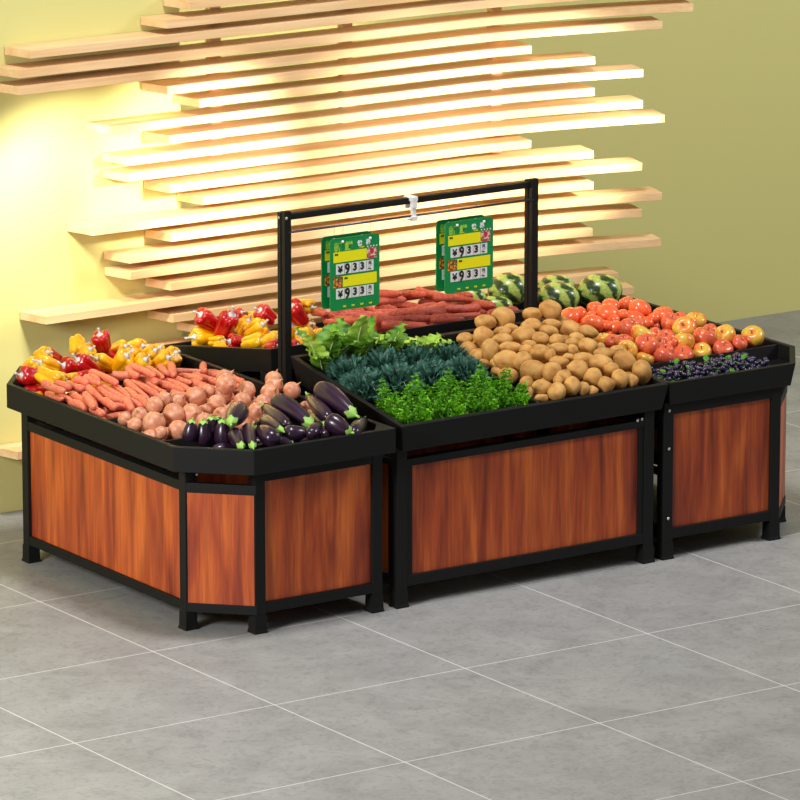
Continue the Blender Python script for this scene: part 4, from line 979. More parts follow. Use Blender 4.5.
  ('R',0.159,1.32,0.834,0.04,-0.706,-0.032,-0.706,0.0367,0.0367,0.0475),
  ('Y',0.357,1.32,0.834,0.567,0.169,0.687,0.423,0.0367,0.0367,0.0475),
  ('Y',0.566,1.32,0.834,0.693,-0.646,0.288,0.142,0.0367,0.0367,0.0475),
  ('R',0.697,1.32,0.834,0.511,-0.004,0.707,-0.489,0.0367,0.0367,0.0475),
  ('R',0.028,1.388,0.834,0.123,-0.611,-0.356,0.696,0.0367,0.0367,0.0475),
  ('R',0.221,1.388,0.834,0.192,0.681,-0.189,0.68,0.0367,0.0367,0.0475),
  ('R',0.435,1.388,0.834,0.298,0.707,0.01,0.641,0.0367,0.0367,0.0475),
  ('R',0.7,1.388,0.834,0.705,-0.074,0.703,-0.049,0.0367,0.0367,0.0475),
  ('R',0.092,1.456,0.834,0.389,-0.524,-0.474,0.59,0.0367,0.0367,0.0475),
  ('Y',0.227,1.456,0.834,0.671,0.06,0.705,-0.224,0.0367,0.0367,0.0475),
  ('Y',0.357,1.456,0.834,0.678,-0.254,0.66,-0.202,0.0367,0.0367,0.0475),
  ('Y',0.57,1.456,0.834,0.216,-0.548,0.447,-0.673,0.0367,0.0367,0.0475),
  ('R',0.768,1.456,0.834,0.034,0.685,-0.177,-0.706,0.0367,0.0367,0.0475),
  ('R',0.16,1.524,0.834,0.088,-0.539,0.458,0.702,0.0367,0.0367,0.0475),
  ('Y',0.298,1.524,0.834,0.704,0.637,-0.307,0.067,0.0367,0.0367,0.0475),
  ('R',0.427,1.524,0.834,0.341,0.371,-0.602,-0.619,0.0367,0.0367,0.0475),
  ('R',0.632,1.524,0.834,0.595,0.699,-0.107,0.382,0.0367,0.0367,0.0475),
  ('R',0.767,1.524,0.834,0.133,-0.705,0.049,-0.694,0.0367,0.0367,0.0475),
  ('Y',0.22,1.592,0.834,0.601,0.378,-0.598,-0.372,0.0367,0.0367,0.0475),
  ('Y',0.356,1.592,0.834,0.175,0.522,-0.477,0.685,0.0367,0.0367,0.0475),
  ('Y',0.498,1.592,0.834,0.507,-0.077,-0.703,0.493,0.0367,0.0367,0.0475),
  ('Y',0.707,1.592,0.834,0.347,-0.63,0.321,-0.616,0.0367,0.0367,0.0475),
 ],
 'pepperb':[
  ('Y',1.132,1.631,0.906,0.28,-0.611,-0.215,0.709,0.0518,0.0518,0.0672),
  ('Y',1.124,1.517,0.912,0.075,-0.203,0.634,-0.742,0.0324,0.0324,0.0339),
  ('R',1.142,1.626,0.994,0.23,-0.422,-0.093,0.872,0.0486,0.0486,0.0558),
  ('R',1.19,1.53,0.984,0.431,0.174,-0.21,0.86,0.0518,0.0518,0.0672),
  ('R',1.332,1.65,0.995,0.433,0.041,0.499,-0.749,0.027,0.027,0.0263),
  ('R',1.113,1.32,0.947,0.666,0.3,-0.552,-0.402,0.0378,0.0378,0.042),
  ('Y',1.358,1.624,0.935,0.589,0.254,-0.175,0.747,0.0454,0.0454,0.0448),
  ('Y',1.351,1.523,0.945,0.633,0.463,-0.153,0.601,0.0432,0.0432,0.0516),
  ('Y',1.114,1.164,0.977,0.279,0.427,-0.421,0.75,0.041,0.041,0.0532),
  ('Y',1.137,1.035,1.007,0.556,0.135,0.501,-0.65,0.0432,0.0432,0.042),
  ('R',1.429,1.557,0.998,0.061,0.427,-0.045,-0.901,0.0454,0.0454,0.0441),
  ('R',1.094,0.969,0.996,0.613,0.634,-0.139,0.451,0.0324,0.0324,0.0329),
  ('Y',1.419,1.633,0.978,0.642,0.622,0.416,-0.163,0.027,0.027,0.0313),
  ('R',1.389,1.219,1.075,0.941,-0.005,-0.334,0.055,0.054,0.054,0.0535),
  ('Y',1.461,1.245,1.096,0.41,0.622,-0.394,0.537,0.0378,0.0378,0.0379),
  ('Y',1.395,1.254,0.97,0.857,-0.016,-0.204,0.473,0.0454,0.0454,0.0441),
  ('Y',1.272,0.939,1.014,0.036,0.467,0.041,-0.882,0.0518,0.0518,0.0504),
  ('Y',1.463,1.254,0.994,0.344,-0.006,0.57,-0.746,0.0378,0.0378,0.0368),
  ('Y',1.351,0.981,1.002,0.358,0.795,-0.395,-0.289,0.0378,0.0378,0.0368),
  ('R',1.189,0.93,0.997,0.412,0.082,0.624,-0.659,0.0238,0.0238,0.0231),
  ('R',1.23,0.992,0.976,0.707,0.091,0.701,0.013,0.0367,0.0367,0.0475),
  ('R',1.432,0.992,0.976,0.607,-0.531,0.468,0.363,0.0367,0.0367,0.0475),
  ('Y',1.229,1.06,0.964,0.271,0.658,0.259,-0.653,0.0367,0.0367,0.0475),
  ('Y',1.37,1.06,0.964,0.517,-0.379,-0.597,-0.482,0.0367,0.0367,0.0475),
  ('R',1.429,1.128,0.952,0.483,-0.704,0.061,-0.517,0.0367,0.0367,0.0475),
  ('R',1.3,1.196,0.941,0.699,-0.529,-0.469,-0.108,0.0367,0.0367,0.0475),
  ('Y',1.372,1.332,0.918,0.386,0.28,0.649,-0.593,0.0367,0.0367,0.0475),
  ('Y',1.439,1.332,0.918,0.588,-0.487,0.513,0.393,0.0367,0.0367,0.0475),
  ('Y',1.098,1.4,0.906,0.313,0.675,-0.21,0.634,0.0367,0.0367,0.0475),
  ('Y',1.233,1.468,0.895,0.333,-0.372,-0.601,-0.624,0.0367,0.0367,0.0475),
  ('Y',1.365,1.468,0.895,0.678,-0.028,-0.707,0.202,0.0367,0.0367,0.0475),
  ('R',1.432,1.536,0.883,0.494,-0.657,-0.261,-0.506,0.0367,0.0367,0.0475),
  ('R',1.296,1.604,0.872,0.505,-0.001,0.707,-0.495,0.0367,0.0367,0.0475),
 ],
 'eggplant':[
  ('',0.058,0.043,0.915,0.789,0.002,0.072,-0.61,0.034,0.034,0.0517),
  ('',0.122,0.037,0.899,0.47,0.012,-0.012,-0.883,0.038,0.038,0.057),
  ('',0.179,0.066,0.909,0.481,-0.008,0.026,-0.876,0.034,0.034,0.051),
  ('',0.197,-0.006,0.899,0.703,0.005,0.001,-0.711,0.04,0.04,0.06),
  ('',0.24,0.07,0.916,0.053,0.306,-0.185,-0.932,0.028,0.028,0.042),
  ('',0.263,-0.013,0.968,0.527,0.707,0.01,-0.472,0.048,0.048,0.1467),
  ('',0.181,-0.159,0.896,0.594,0.438,-0.582,0.34,0.036,0.036,0.1161),
  ('',0.234,-0.179,0.906,0.555,0.337,-0.651,0.393,0.032,0.032,0.152),
  ('',0.306,-0.205,0.914,0.033,-0.129,-0.652,-0.747,0.045,0.045,0.0889),
  ('',0.407,-0.096,0.918,0.577,0.416,-0.551,0.436,0.036,0.036,0.152),
  ('',0.474,-0.012,0.938,0.197,-0.301,-0.594,-0.719,0.036,0.036,0.152),
  ('',0.572,-0.015,0.944,0.632,0.769,0.085,-0.05,0.05,0.05,0.152),
  ('',0.797,-0.03,0.965,0.382,0.503,-0.609,0.481,0.055,0.055,0.152),
  ('',0.71,-0.004,0.948,0.694,-0.65,-0.1,-0.292,0.034,0.034,0.152),
  ('',0.7,-0.018,0.892,0.502,0.63,0.299,-0.511,0.034,0.034,0.152),
  ('',0.447,-0.228,0.903,0.305,-0.635,0.337,-0.625,0.042,0.042,0.063),
  ('',0.551,-0.226,0.908,0.358,0.252,0.621,0.65,0.032,0.032,0.0813),
  ('',0.65,-0.27,0.918,0.292,0.693,-0.443,0.488,0.045,0.045,0.0675),
  ('',0.795,-0.216,0.886,0.123,0.398,0.589,0.692,0.036,0.036,0.152),
  ('',0.368,-0.249,0.876,0.336,-0.332,0.692,-0.546,0.03,0.03,0.045),
  ('',0.623,-0.214,0.884,0.738,-0.527,0.386,-0.172,0.03,0.03,0.0733),
  ('',0.394,0.033,0.888,0.191,0.525,0.385,-0.735,0.03,0.03,0.1105),
  ('',0.502,-0.29,0.834,0.069,-0.694,-0.135,-0.704,0.034,0.034,0.082),
  ('',0.343,-0.18,0.834,0.56,0.463,0.535,0.431,0.034,0.034,0.082),
  ('',0.513,-0.18,0.834,0.707,0.11,0.698,0.024,0.034,0.034,0.082),
  ('',0.186,-0.07,0.834,0.59,0.435,0.557,0.39,0.034,0.034,0.082),
  ('',0.359,-0.07,0.834,0.671,0.097,0.7,-0.222,0.034,0.034,0.082),
  ('',0.53,-0.07,0.834,0.645,0.044,0.706,0.29,0.034,0.034,0.082),
  ('',0.493,0.04,0.834,0.082,0.672,0.22,0.702,0.034,0.034,0.082),
 ],
}
# ---------------------------------------------------------------- produce prototypes (unit sized, long axis = local z)
def lathe(prof, n=20, mod=None):
    bm = bmesh.new(); rings = []
    for j, (r, z) in enumerate(prof):
        if r < 1e-5: rings.append([bm.verts.new((0, 0, z))]); continue
        ring = []
        for k in range(n):
            a = 2*math.pi*k/n; rr, zz = (r, z) if not mod else mod(r, z, a)
            ring.append(bm.verts.new((rr*math.cos(a), rr*math.sin(a), zz)))
        rings.append(ring)
    for A, B in zip(rings, rings[1:]):
        for k in range(n):
            a0 = A[k % len(A)]; a1 = A[(k+1) % len(A)]; b0 = B[k % len(B)]; b1 = B[(k+1) % len(B)]
            f = [v for i, v in enumerate((a0, a1, b1, b0)) if v not in (a0, a1, b1, b0)[:i]]
            if len(f) > 2: bm.faces.new(f)
    bmesh.ops.recalc_face_normals(bm, faces=bm.faces)
    return bm
def mesh_of(name, bm, m, smooth=True):
    me = bpy.data.meshes.new(name); bmesh.ops.recalc_face_normals(bm, faces=bm.faces); bm.to_mesh(me); bm.free()
    for p in me.polygons: p.use_smooth = smooth
    me.materials.append(m); return me
def variety(name, base_rough, stops, scale=3, coat=0, spec=.5, streak=None, detail=4, top=None, bump=0, per_object=.0):
    """organic skin: noise ramp, optional streaks along the long axis"""
    m, nt, b, N, L = graph(name); tc = N('ShaderNodeTexCoord'); oi = N('ShaderNodeObjectInfo')
    sc = N('ShaderNodeVectorMath'); sc.operation = 'SCALE'; sc.inputs[0].default_value = (31, 17, 23); L(oi.outputs['Random'], sc.inputs['Scale'])
    mp = N('ShaderNodeMapping'); mp.inputs['Scale'].default_value = streak or (1, 1, 1); L(tc.outputs['Object'], mp.inputs[0])
    ad = N('ShaderNodeVectorMath'); ad.operation = 'ADD'; L(mp.outputs[0], ad.inputs[0]); L(sc.outputs[0], ad.inputs[1])
    n = N('ShaderNodeTexNoise'); n.inputs['Scale'].default_value = scale; n.inputs['Detail'].default_value = detail; L(ad.outputs[0], n.inputs[0])
    r = ramp(N, stops); L(n.outputs[0], r.inputs[0]); last = r.outputs[0]
    if per_object:
        h = N('ShaderNodeHueSaturation'); L(last, h.inputs['Color'])
        mr = N('ShaderNodeMapRange'); mr.inputs['To Min'].default_value = 1-per_object; mr.inputs['To Max'].default_value = 1+per_object; L(oi.outputs['Random'], mr.inputs[0]); L(mr.outputs[0], h.inputs['Value']); last = h.outputs[0]
    L(last, b.inputs['Base Color']); b.inputs['Roughness'].default_value = base_rough; b.inputs['Coat Weight'].default_value = coat; b.inputs['Coat Roughness'].default_value = .12
    b.inputs['Specular IOR Level'].default_value = spec
    if bump:
        n3 = N('ShaderNodeTexNoise'); n3.inputs['Scale'].default_value = 9; L(ad.outputs[0], n3.inputs[0]); bp = N('ShaderNodeBump'); bp.inputs['Strength'].default_value = bump; bp.inputs['Distance'].default_value = .005
        L(n3.outputs[0], bp.inputs['Height']); L(bp.outputs[0], b.inputs['Normal'])
    return m
M['potato'] = variety('potato_skin', .6, [(.3, srgb(170, 118, 58)), (.5, srgb(198, 148, 80)), (.7, srgb(212, 166, 98))], 1.1, per_object=.08, bump=.12, detail=6, spec=.3)
M['onion'] = variety('onion_skin', .42, [(.3, srgb(186, 116, 84)), (.5, srgb(206, 138, 104)), (.72, srgb(222, 164, 132))], 1.0, streak=(2, 2, .4), per_object=.07, detail=3)
M['neck'] = mat('onion_neck', srgb(196, 138, 92), .6)
M['carrot'] = variety('carrot_skin', .5, [(.3, srgb(198, 92, 66)), (.5, srgb(222, 118, 88)), (.7, srgb(232, 144, 114))], 2.5, streak=(1, 1, 4), per_object=.1)
M['carrotb'] = variety('red_carrot_skin', .55, [(.3, srgb(150, 56, 40)), (.5, srgb(184, 78, 60)), (.7, srgb(200, 100, 78))], 2.5, streak=(1, 1, 4), per_object=.1)
M['egg'] = variety('eggplant_skin', .28, [(.3, srgb(36, 18, 36)), (.6, srgb(50, 28, 50)), (.75, srgb(62, 36, 52))], 1.5, streak=(2, 2, .5), coat=.15)
M['calyx'] = mat('green_calyx', srgb(150, 196, 90), .5, noise_amt=.3, noise_scale=60)
M['pr'] = variety('red_pepper_skin', .22, [(.3, srgb(160, 4, 10)), (.7, srgb(206, 14, 22))], 1.5, coat=.5)
M['py'] = variety('yellow_pepper_skin', .22, [(.3, srgb(232, 150, 0)), (.6, srgb(246, 184, 8)), (.75, srgb(250, 196, 30))], 1.5, coat=.5, per_object=.06)
M['pstem'] = mat('pale_pepper_stem', srgb(206, 208, 206), .4)
M['tomato'] = variety('tomato_skin', .25, [(.3, srgb(244, 96, 44)), (.6, srgb(250, 116, 66)), (.75, srgb(252, 140, 92))], 1.2, coat=.35, per_object=.05)
M['ar'] = variety('red_apple_skin', .3, [(.25, srgb(240, 156, 60)), (.4, srgb(226, 108, 66)), (.6, srgb(214, 86, 60)), (.75, srgb(238, 136, 94))], 1.4, streak=(1.4, 1.4, .7), coat=.12, detail=6)
M['ay'] = variety('gold_apple_skin', .3, [(.28, srgb(216, 80, 44)), (.42, srgb(234, 136, 56)), (.56, srgb(226, 180, 64)), (.75, srgb(206, 182, 70))], 1.3, streak=(1, 1, .7), coat=.12, detail=4)
M['astem'] = mat('brown_apple_stem', srgb(80, 50, 30), .7)
M['grape'] = variety('grape_skin', .3, [(.3, srgb(26, 20, 44)), (.6, srgb(44, 34, 70)), (.75, srgb(70, 58, 100))], 1.5, coat=.3, per_object=.3)
M['gleaf'] = mat('fresh_green_leaf', srgb(70, 140, 24), .5, noise_amt=.3, noise_scale=40)
def melon_mat():
    m, nt, b, N, L = graph('striped_watermelon_rind'); tc = N('ShaderNodeTexCoord'); s = N('ShaderNodeSeparateXYZ'); rt = N('ShaderNodeMapping'); rt.inputs['Rotation'].default_value = (0, 1.05, 0); L(tc.outputs['Object'], rt.inputs[0]); L(rt.outputs[0], s.inputs[0])
    at = N('ShaderNodeMath'); at.operation = 'ARCTAN2'; L(s.outputs[0], at.inputs[0]); L(s.outputs[1], at.inputs[1])
    nz = N('ShaderNodeTexNoise'); nz.inputs['Scale'].default_value = 3.2; nz.inputs['Detail'].default_value = 5; L(tc.outputs['Object'], nz.inputs[0])
    ma = N('ShaderNodeMath'); ma.operation = 'MULTIPLY_ADD'; L(nz.outputs[0], ma.inputs[0]); ma.inputs[1].default_value = 1.1; L(at.outputs[0], ma.inputs[2])
    mu = N('ShaderNodeMath'); mu.operation = 'MULTIPLY'; L(ma.outputs[0], mu.inputs[0]); mu.inputs[1].default_value = 7
    si = N('ShaderNodeMath'); si.operation = 'SINE'; L(mu.outputs[0], si.inputs[0])
    r = ramp(N, [(.0, srgb(186, 204, 106)), (.46, srgb(160, 184, 86)), (.62, srgb(84, 108, 56)), (1, srgb(48, 68, 40))])
    mr = N('ShaderNodeMapRange'); mr.inputs['From Min'].default_value = -1; L(si.outputs[0], mr.inputs[0]); L(mr.outputs[0], r.inputs[0])
    n2 = N('ShaderNodeTexNoise'); n2.inputs['Scale'].default_value = 9; n2.inputs['Detail'].default_value = 6; L(tc.outputs['Object'], n2.inputs[0])
    r2 = ramp(N, [(.35, (.7, .7, .6, 1)), (.65, (1.15, 1.15, 1.1, 1))]); L(n2.outputs[0], r2.inputs[0])
    mx = N('ShaderNodeMixRGB'); mx.blend_type = 'MULTIPLY'; mx.inputs[0].default_value = .8; L(r.outputs[0], mx.inputs[1]); L(r2.outputs[0], mx.inputs[2])
    L(mx.outputs[0], b.inputs['Base Color']); b.inputs['Roughness'].default_value = .28; b.inputs['Coat Weight'].default_value = .2; return m
M['melon'] = melon_mat()

def blob(name, m, sub, amp, freq, seed, zshape=None):
    bm = bmesh.new(); bmesh.ops.create_icosphere(bm, subdivisions=sub, radius=1)
    for v in bm.verts:
        d = noise.noise(v.co*freq+Vector((seed*9.1, seed*3.3, seed))); v.co *= 1+amp*d
        if zshape: k = zshape(v.co.z); v.co.x *= k; v.co.y *= k
    return mesh_of(name, bm, m)
ME = {}
ME['potato'] = [blob('potato', M['potato'], 3, .16, 1.0, i+1, lambda z, i=i: 1+.08*z*(1 if i % 2 else -1)) for i in range(5)]
def sphere_prof(n, f=lambda t: (math.sin(t), -math.cos(t))): return [f(math.pi*i/n) for i in range(n+1)]
def onion_prof():
    p = sphere_prof(13); p = [(r, z*.92) for r, z in p if z < .8]
    p += [(.44, .80), (.27, .90), (.16, 1.0), (.10, 1.12), (.085, 1.22), (0, 1.24)]; p[0] = (0, -.92); return p
ME['onion'] = [mesh_of('onion', lathe(onion_prof(), 22, lambda r, z, a, i=i: (r*(1+.012*math.sin(9*a+i)+.02*math.sin(2*a+i*2)), z)), M['onion']) for i in range(3)]
bm = bmesh.new(); tube(bm, [(0, 0, 1.16), (.03, 0, 1.30), (.07, .03, 1.40)], [.09, .07, .02], 7); ME['onion_neck'] = mesh_of('neck', bm, M['neck'])
bm = bmesh.new(); 
for k in range(8): a = k*.8; tube(bm, [(.06*math.cos(a), .06*math.sin(a), -.90), (.10*math.cos(a), .10*math.sin(a), -.97)], [.02, .01], 4)
ME['onion_root'] = mesh_of('root_tuft', bm, M['neck'])
def carrot_me(i, m):
    taper = (.0, .12, .22, .05, .28)[i]; bend = (.35, -.3, .12, .6, -.5)[i]; prof = []
    N_ = 14
    for j in range(N_+1):
        t = -1+2*j/N_; cap = .24; e = max(0, abs(t)-(1-cap))/cap; r = math.sqrt(max(0, 1-e*e)); r *= (1-taper*(t+1)/2*1.6); prof.append((r, t))
    prof = [(0, -1), (.42, -.985), (.72, -.93)]+[p for p in prof if -.9 < p[1] < .9]+[(.68*(1-taper*1.5), .93), (.4*(1-taper*1.5), .985), (0, 1)]
    bm = lathe(prof, 12)
    for v in bm.verts:
        v.co.x += bend*(v.co.z**2-.4); k = 1+.06*noise.noise(Vector((v.co.x*1.2, v.co.y*1.2, v.co.z*4+i*5))); v.co.x *= k; v.co.y *= k
    return mesh_of('carrot', bm, m)
ME['carrot'] = [carrot_me(i, M['carrot']) for i in range(5)]
ME['carrotb'] = [carrot_me(i, M['carrotb']) for i in range(5)]
def egg_prof(): return [(0, -1), (.35, -.985), (.68, -.91), (.9, -.76), (1, -.52), (.99, -.25), (.92, .05), (.80, .32), (.66, .55), (.52, .73), (.40, .86), (.22, .93), (0, .95)]
ME['eggplant'] = [mesh_of('eggplant', lathe(egg_prof(), 20, lambda r, z, a, i=i: (r*(1+.03*math.sin(2*a+i)), z)), M['egg']) for i in range(2)]
bm = lathe([(.50, .78), (.40, .88), (.26, .945), (.17, .985), (.12, 1.0), (0, 1.01)], 24, lambda r, z, a: (r*1.06+(.12*max(0, math.cos(5*a)) if z < .8 else 0), z+(.07*(-math.cos(5*a)) if z < .8 else (.02*(-math.cos(5*a)) if z < .9 else 0))))
ME['calyx'] = mesh_of('calyx', bm, M['calyx'])
bm = bmesh.new(); tube(bm, [(0, 0, .96), (.06, 0, 1.08), (.20, .04, 1.17)], [.12, .085, .11], 8); ME['egg_stem'] = mesh_of('stem', bm, M['calyx'])
def pepper_me(i, m):
    prof = [(0, -.80), (.22, -.90), (.46, -.99), (.66, -.96), (.78, -.72), (.84, -.35), (.92, .1), (1, .5), (.98, .76), (.80, .94), (.5, .97), (.26, .86), (0, .80)]
    nl = (4, 3, 4)[i]
    def md(r, z, a):
        s_ = abs(math.sin(nl*a/2+i)); k = .80+.26*s_**.7
        return r*(k if r > .2 else 1), z+(.16*s_*(-1 if z < 0 else 1)*(1 if .3 < r < .9 else .4) if r > .1 else 0)-.06
    return mesh_of('pepper', lathe(prof, 40, md), m)
ME['pepR'] = [pepper_me(i, M['pr']) for i in range(3)]; ME['pepY'] = [pepper_me(i, M['py']) for i in range(3)]
bm = bmesh.new(); tube(bm, [(0, 0, .72), (0, 0, .84), (0, 0, .98), (.02, 0, 1.06), (.05, 0, 1.28), (.12, .03, 1.5), (.20, .05, 1.66)], [.22, .40, .36, .15, .10, .10, .16], 10); ME['pep_stem'] = mesh_of('stem', bm, M['pstem'])
ME['tomato'] = [mesh_of('tomato', lathe([(0, -.84), (.3, -.90), (.62, -.78), (.88, -.46), (1, -.05), (.96, .36), (.76, .72), (.48, .90), (.22, .95), (0, .94)], 24, lambda r, z, a, i=i: (r*(1+.018*math.sin(5*a+i)*(1-abs(z))), z)), M['tomato']) for i in range(2)]
ap = [(0, -.74), (.16, -.82), (.34, -.88), (.58, -.78), (.82, -.46), (.97, -.02), (1, .3), (.9, .66), (.68, .88), (.42, .93), (.2, .84), (.08, .68), (0, .62)]
for key, mm in (('appR', 'ar'), ('appY', 'ay')): ME[key] = [mesh_of('apple', lathe(ap, 24, lambda r, z, a, i=i: (r*(1+.02*math.sin(2*a+i)), z+.03*r*math.sin(5*a))), M[mm]) for i in range(2)]
bm = bmesh.new(); tube(bm, [(0, 0, .6), (.02, 0, .85), (.08, 0, 1.08)], [.035, .03, .045], 6); ME['app_stem'] = mesh_of('stem', bm, M['astem'])
ME['melon'] = [blob('watermelon', M['melon'], 4, .03, .8, i+2) for i in range(3)]

ORDS = ['leftmost', 'second from the left', 'third from the left', 'fourth from the left', 'fifth from the left', 'sixth from the left', 'seventh from the left', 'eighth from the left', 'ninth from the left', 'tenth from the left'] + ['%s from the left' % o for o in ORD[10:]]
ROWN = ['front', 'second', 'third', 'fourth', 'fifth', 'sixth', 'seventh', 'eighth']
INFO = {'potato': ('tan potato', 'potato', 'potato heap', 'potatoes heaped in the middle stand'),
 'tomato': ('orange-red tomato', 'tomato', 'tomato pile', 'tomatoes in the right stand'),
 'apple': (None, 'apple', 'apple pile', 'apples in the right stand'),
 'melon': ('striped green watermelon', 'watermelon', 'melon bin', 'watermelons at the back of the right stand'),
 'onion': ('pinkish onion', 'onion', 'onion pile', 'onions in the left stand'),
 'carrot': ('pale orange carrot', 'carrot', 'left carrot pile', 'carrots in the left stand'),
 'carrotb': ('dark reddish carrot', 'carrot', 'rear carrot pile', 'carrots in the rear stand'),
 'pepper': (None, 'bell pepper', 'left pepper pile', 'bell peppers in the left stand'),
 'pepperb': (None, 'bell pepper', 'rear pepper pile', 'bell peppers in the rear stand'),
 'eggplant': ('dark purple eggplant', 'eggplant', 'eggplant pile', 'eggplants at the front of the left stand')}
SCL = {'carrot': 1.06, 'potato': 1.10, 'onion': 1.10, 'tomato': 1.08, 'apple': 1.08}
def place(name, me, row, parts=()):
    t, x, y, z, qw, qx, qy, qz, sx, sy, sz = row
    o = bpy.data.objects.new(name, me); C.objects.link(o); o.location = (x, y, z)
    o.rotation_mode = 'QUATERNION'; o.rotation_quaternion = (qw, qx, qy, qz); K = SCL.get(name, 1); o.scale = (sx*K, sy*K, sz*K)
    for pn, pm in parts:
        c_ = bpy.data.objects.new(pn, pm); C.objects.link(c_); c_.parent = o
    return o
for b_, rows_ in PRODUCE.items():
    rs = sorted(rows_, key=lambda r: r[2]); y0, y1 = rs[0][2], rs[-1][2]
    nr = max(1, min(7, round((y1-y0)/.085))) if b_ != 'melon' else 2
    buckets = [[] for _ in range(nr)]
    for r in rs: buckets[min(nr-1, int((r[2]-y0)/(y1-y0+1e-6)*nr))].append(r)
    desc, cat, heap, grp = INFO[b_]; idx = 0
    for bi, bk in enumerate(buckets):
        bk.sort(key=lambda r: r[1])
        for k, r in enumerate(bk):
            idx += 1; t = r[0]; parts = (); d = desc
            if b_ in ('potato', 'tomato', 'melon'): me = ME[b_][idx % len(ME[b_])]
            elif b_ == 'onion': me = ME['onion'][idx % 3]; parts = (('neck', ME['onion_neck']), ('root_tuft', ME['onion_root']))
            elif b_ in ('carrot', 'carrotb'): me = ME[b_][idx*3 % 5]
            elif b_ == 'eggplant': me = ME['eggplant'][idx % 2]; parts = (('calyx', ME['calyx']), ('stem', ME['egg_stem']))
            elif b_ == 'apple': me = ME['app'+t][idx % 2]; parts = (('stem', ME['app_stem']),); d = 'red apple' if t == 'R' else 'blushed golden apple'
            else: me = ME['pep'+t][idx % 3]; parts = (('stem', ME['pep_stem']),); d = 'red bell pepper' if t == 'R' else 'yellow bell pepper'
            o = place({'melon': 'watermelon', 'pepper': 'bell_pepper', 'pepperb': 'bell_pepper', 'carrotb': 'carrot'}.get(b_, b_), me, r, parts)
            tag(o, '%s, %s in the %s row of the %s' % (d, ORDS[k] if k < len(ORDS) else 'far right', ROWN[bi], heap), cat, grp)

# ---------------------------------------------------------------- grapes
bm = bmesh.new(); bmesh.ops.create_uvsphere(bm, u_segments=12, v_segments=8, radius=1); ME['grape'] = mesh_of('grape', bm, M['grape'])
def leaf_bm(bm, base, direc, up_, L_, W_, curl=.2, n=5, wav=0, seed=0, fold=.15):
    d = Vector(direc).normalized(); u = Vector(up_); u = (u-d*u.dot(d)).normalized(); s = d.cross(u); rows = []
    for i in range(n+1):
        t = i/n; w_ = W_*math.sin(math.pi*min(1, t*.86+.10))**.8; c_ = Vector(base)+d*L_*t-u*curl*L_*t*t
        row = []
        for k in (-1, -.5, 0, .5, 1):
            q = c_+s*w_*k+u*(abs(k)*fold*w_)
            if wav and abs(k) > .4: q += u*wav*W_*math.sin(i*2.7+seed*1.9+k*2)*abs(k)+s*wav*.4*W_*math.sin(i*3.9+seed)*k
            row.append(bm.verts.new(q))
        rows.append(row)
    for a, b in zip(rows, rows[1:]):
        for k in range(4): bm.faces.new((a[k], a[k+1], b[k+1], b[k]))
def bunch(loc, rz, label, count, L_=.15):
    e = empty('grape_bunch', loc); e.rotation_euler.z = rz; tag(e, label, 'grapes', 'grape bunches in the front of the right stand')
    pts = []; tries = 0; rad = .0132
    while len(pts) < count and tries < 4000:
        tries += 1; t = R.random(); w_ = .045*(1-.45*t)
        p = Vector(((t-.5)*L_, R.uniform(-w_, w_), R.uniform(.0, .05*(1-.3*t))+rad))
        if all((p-q).length > rad*1.75 for q in pts): pts.append(p)
    for p in pts:
        o = bpy.data.objects.new('grape', ME['grape']); C.objects.link(o); o.parent = e; o.location = p; o.scale = (rad*R.uniform(.9, 1.08),)*3
    bm = bmesh.new(); tube(bm, [(-L_*.62, 0, .05), (-L_*.3, 0, .035), (L_*.3, 0, .02)], [.003, .0025, .002], 6); from_bm('stalk', bm, M['gleaf'], e, True)
    for s_ in ((0,) if R.random() < .6 else ()):
        bm = bmesh.new(); leaf_bm(bm, (-L_*.3+s_*.09, .02-.05*s_, .052), (.3-s_, R.uniform(-1, 1), .35), (0, 0, 1), .045, .014); o = from_bm('leaf', bm, M['gleaf'], e, True); o.modifiers.new('t', 'SOLIDIFY').thickness = .0006
GB = []
for row_, (yy, zz, n_) in enumerate(((-.185, .792, 5), (-.085, .792, 5), (.02, .792, 5), (-.13, .826, 4), (-.03, .828, 4))):
    for k in range(n_):
        step = .63/n_; GB.append((2.56+step*(k+.5), yy+R.uniform(-.01, .01), zz, row_, k))
# ---------------------------------------------------------------- leafy greens
M['lettuce'] = mat('lettuce_leaf', srgb(66, 118, 18), .5, noise_scale=14, col2=srgb(128, 178, 48), bump=.5, bump_scale=60)
M['lettuce2'] = mat('pale_lettuce_leaf', srgb(124, 172, 40), .5, noise_scale=16, col2=srgb(192, 222, 96), bump=.5, bump_scale=60)
M['rib'] = mat('white_lettuce_rib', srgb(214, 226, 170), .5)
M['kale'] = mat('blue_green_kale', srgb(46, 92, 76), .65, noise_scale=18, col2=srgb(90, 142, 122))
M['kvein'] = mat('pinkish_kale_rib', srgb(128, 138, 130), .6)
M['parsley'] = mat('bright_green_parsley', srgb(58, 128, 2), .55, noise_scale=20, col2=srgb(132, 208, 22))
for m_ in ('lettuce', 'lettuce2', 'parsley', 'gleaf'):
    b = M[m_].node_tree.nodes['Principled BSDF']; b.inputs['Subsurface Weight'].default_value = .0
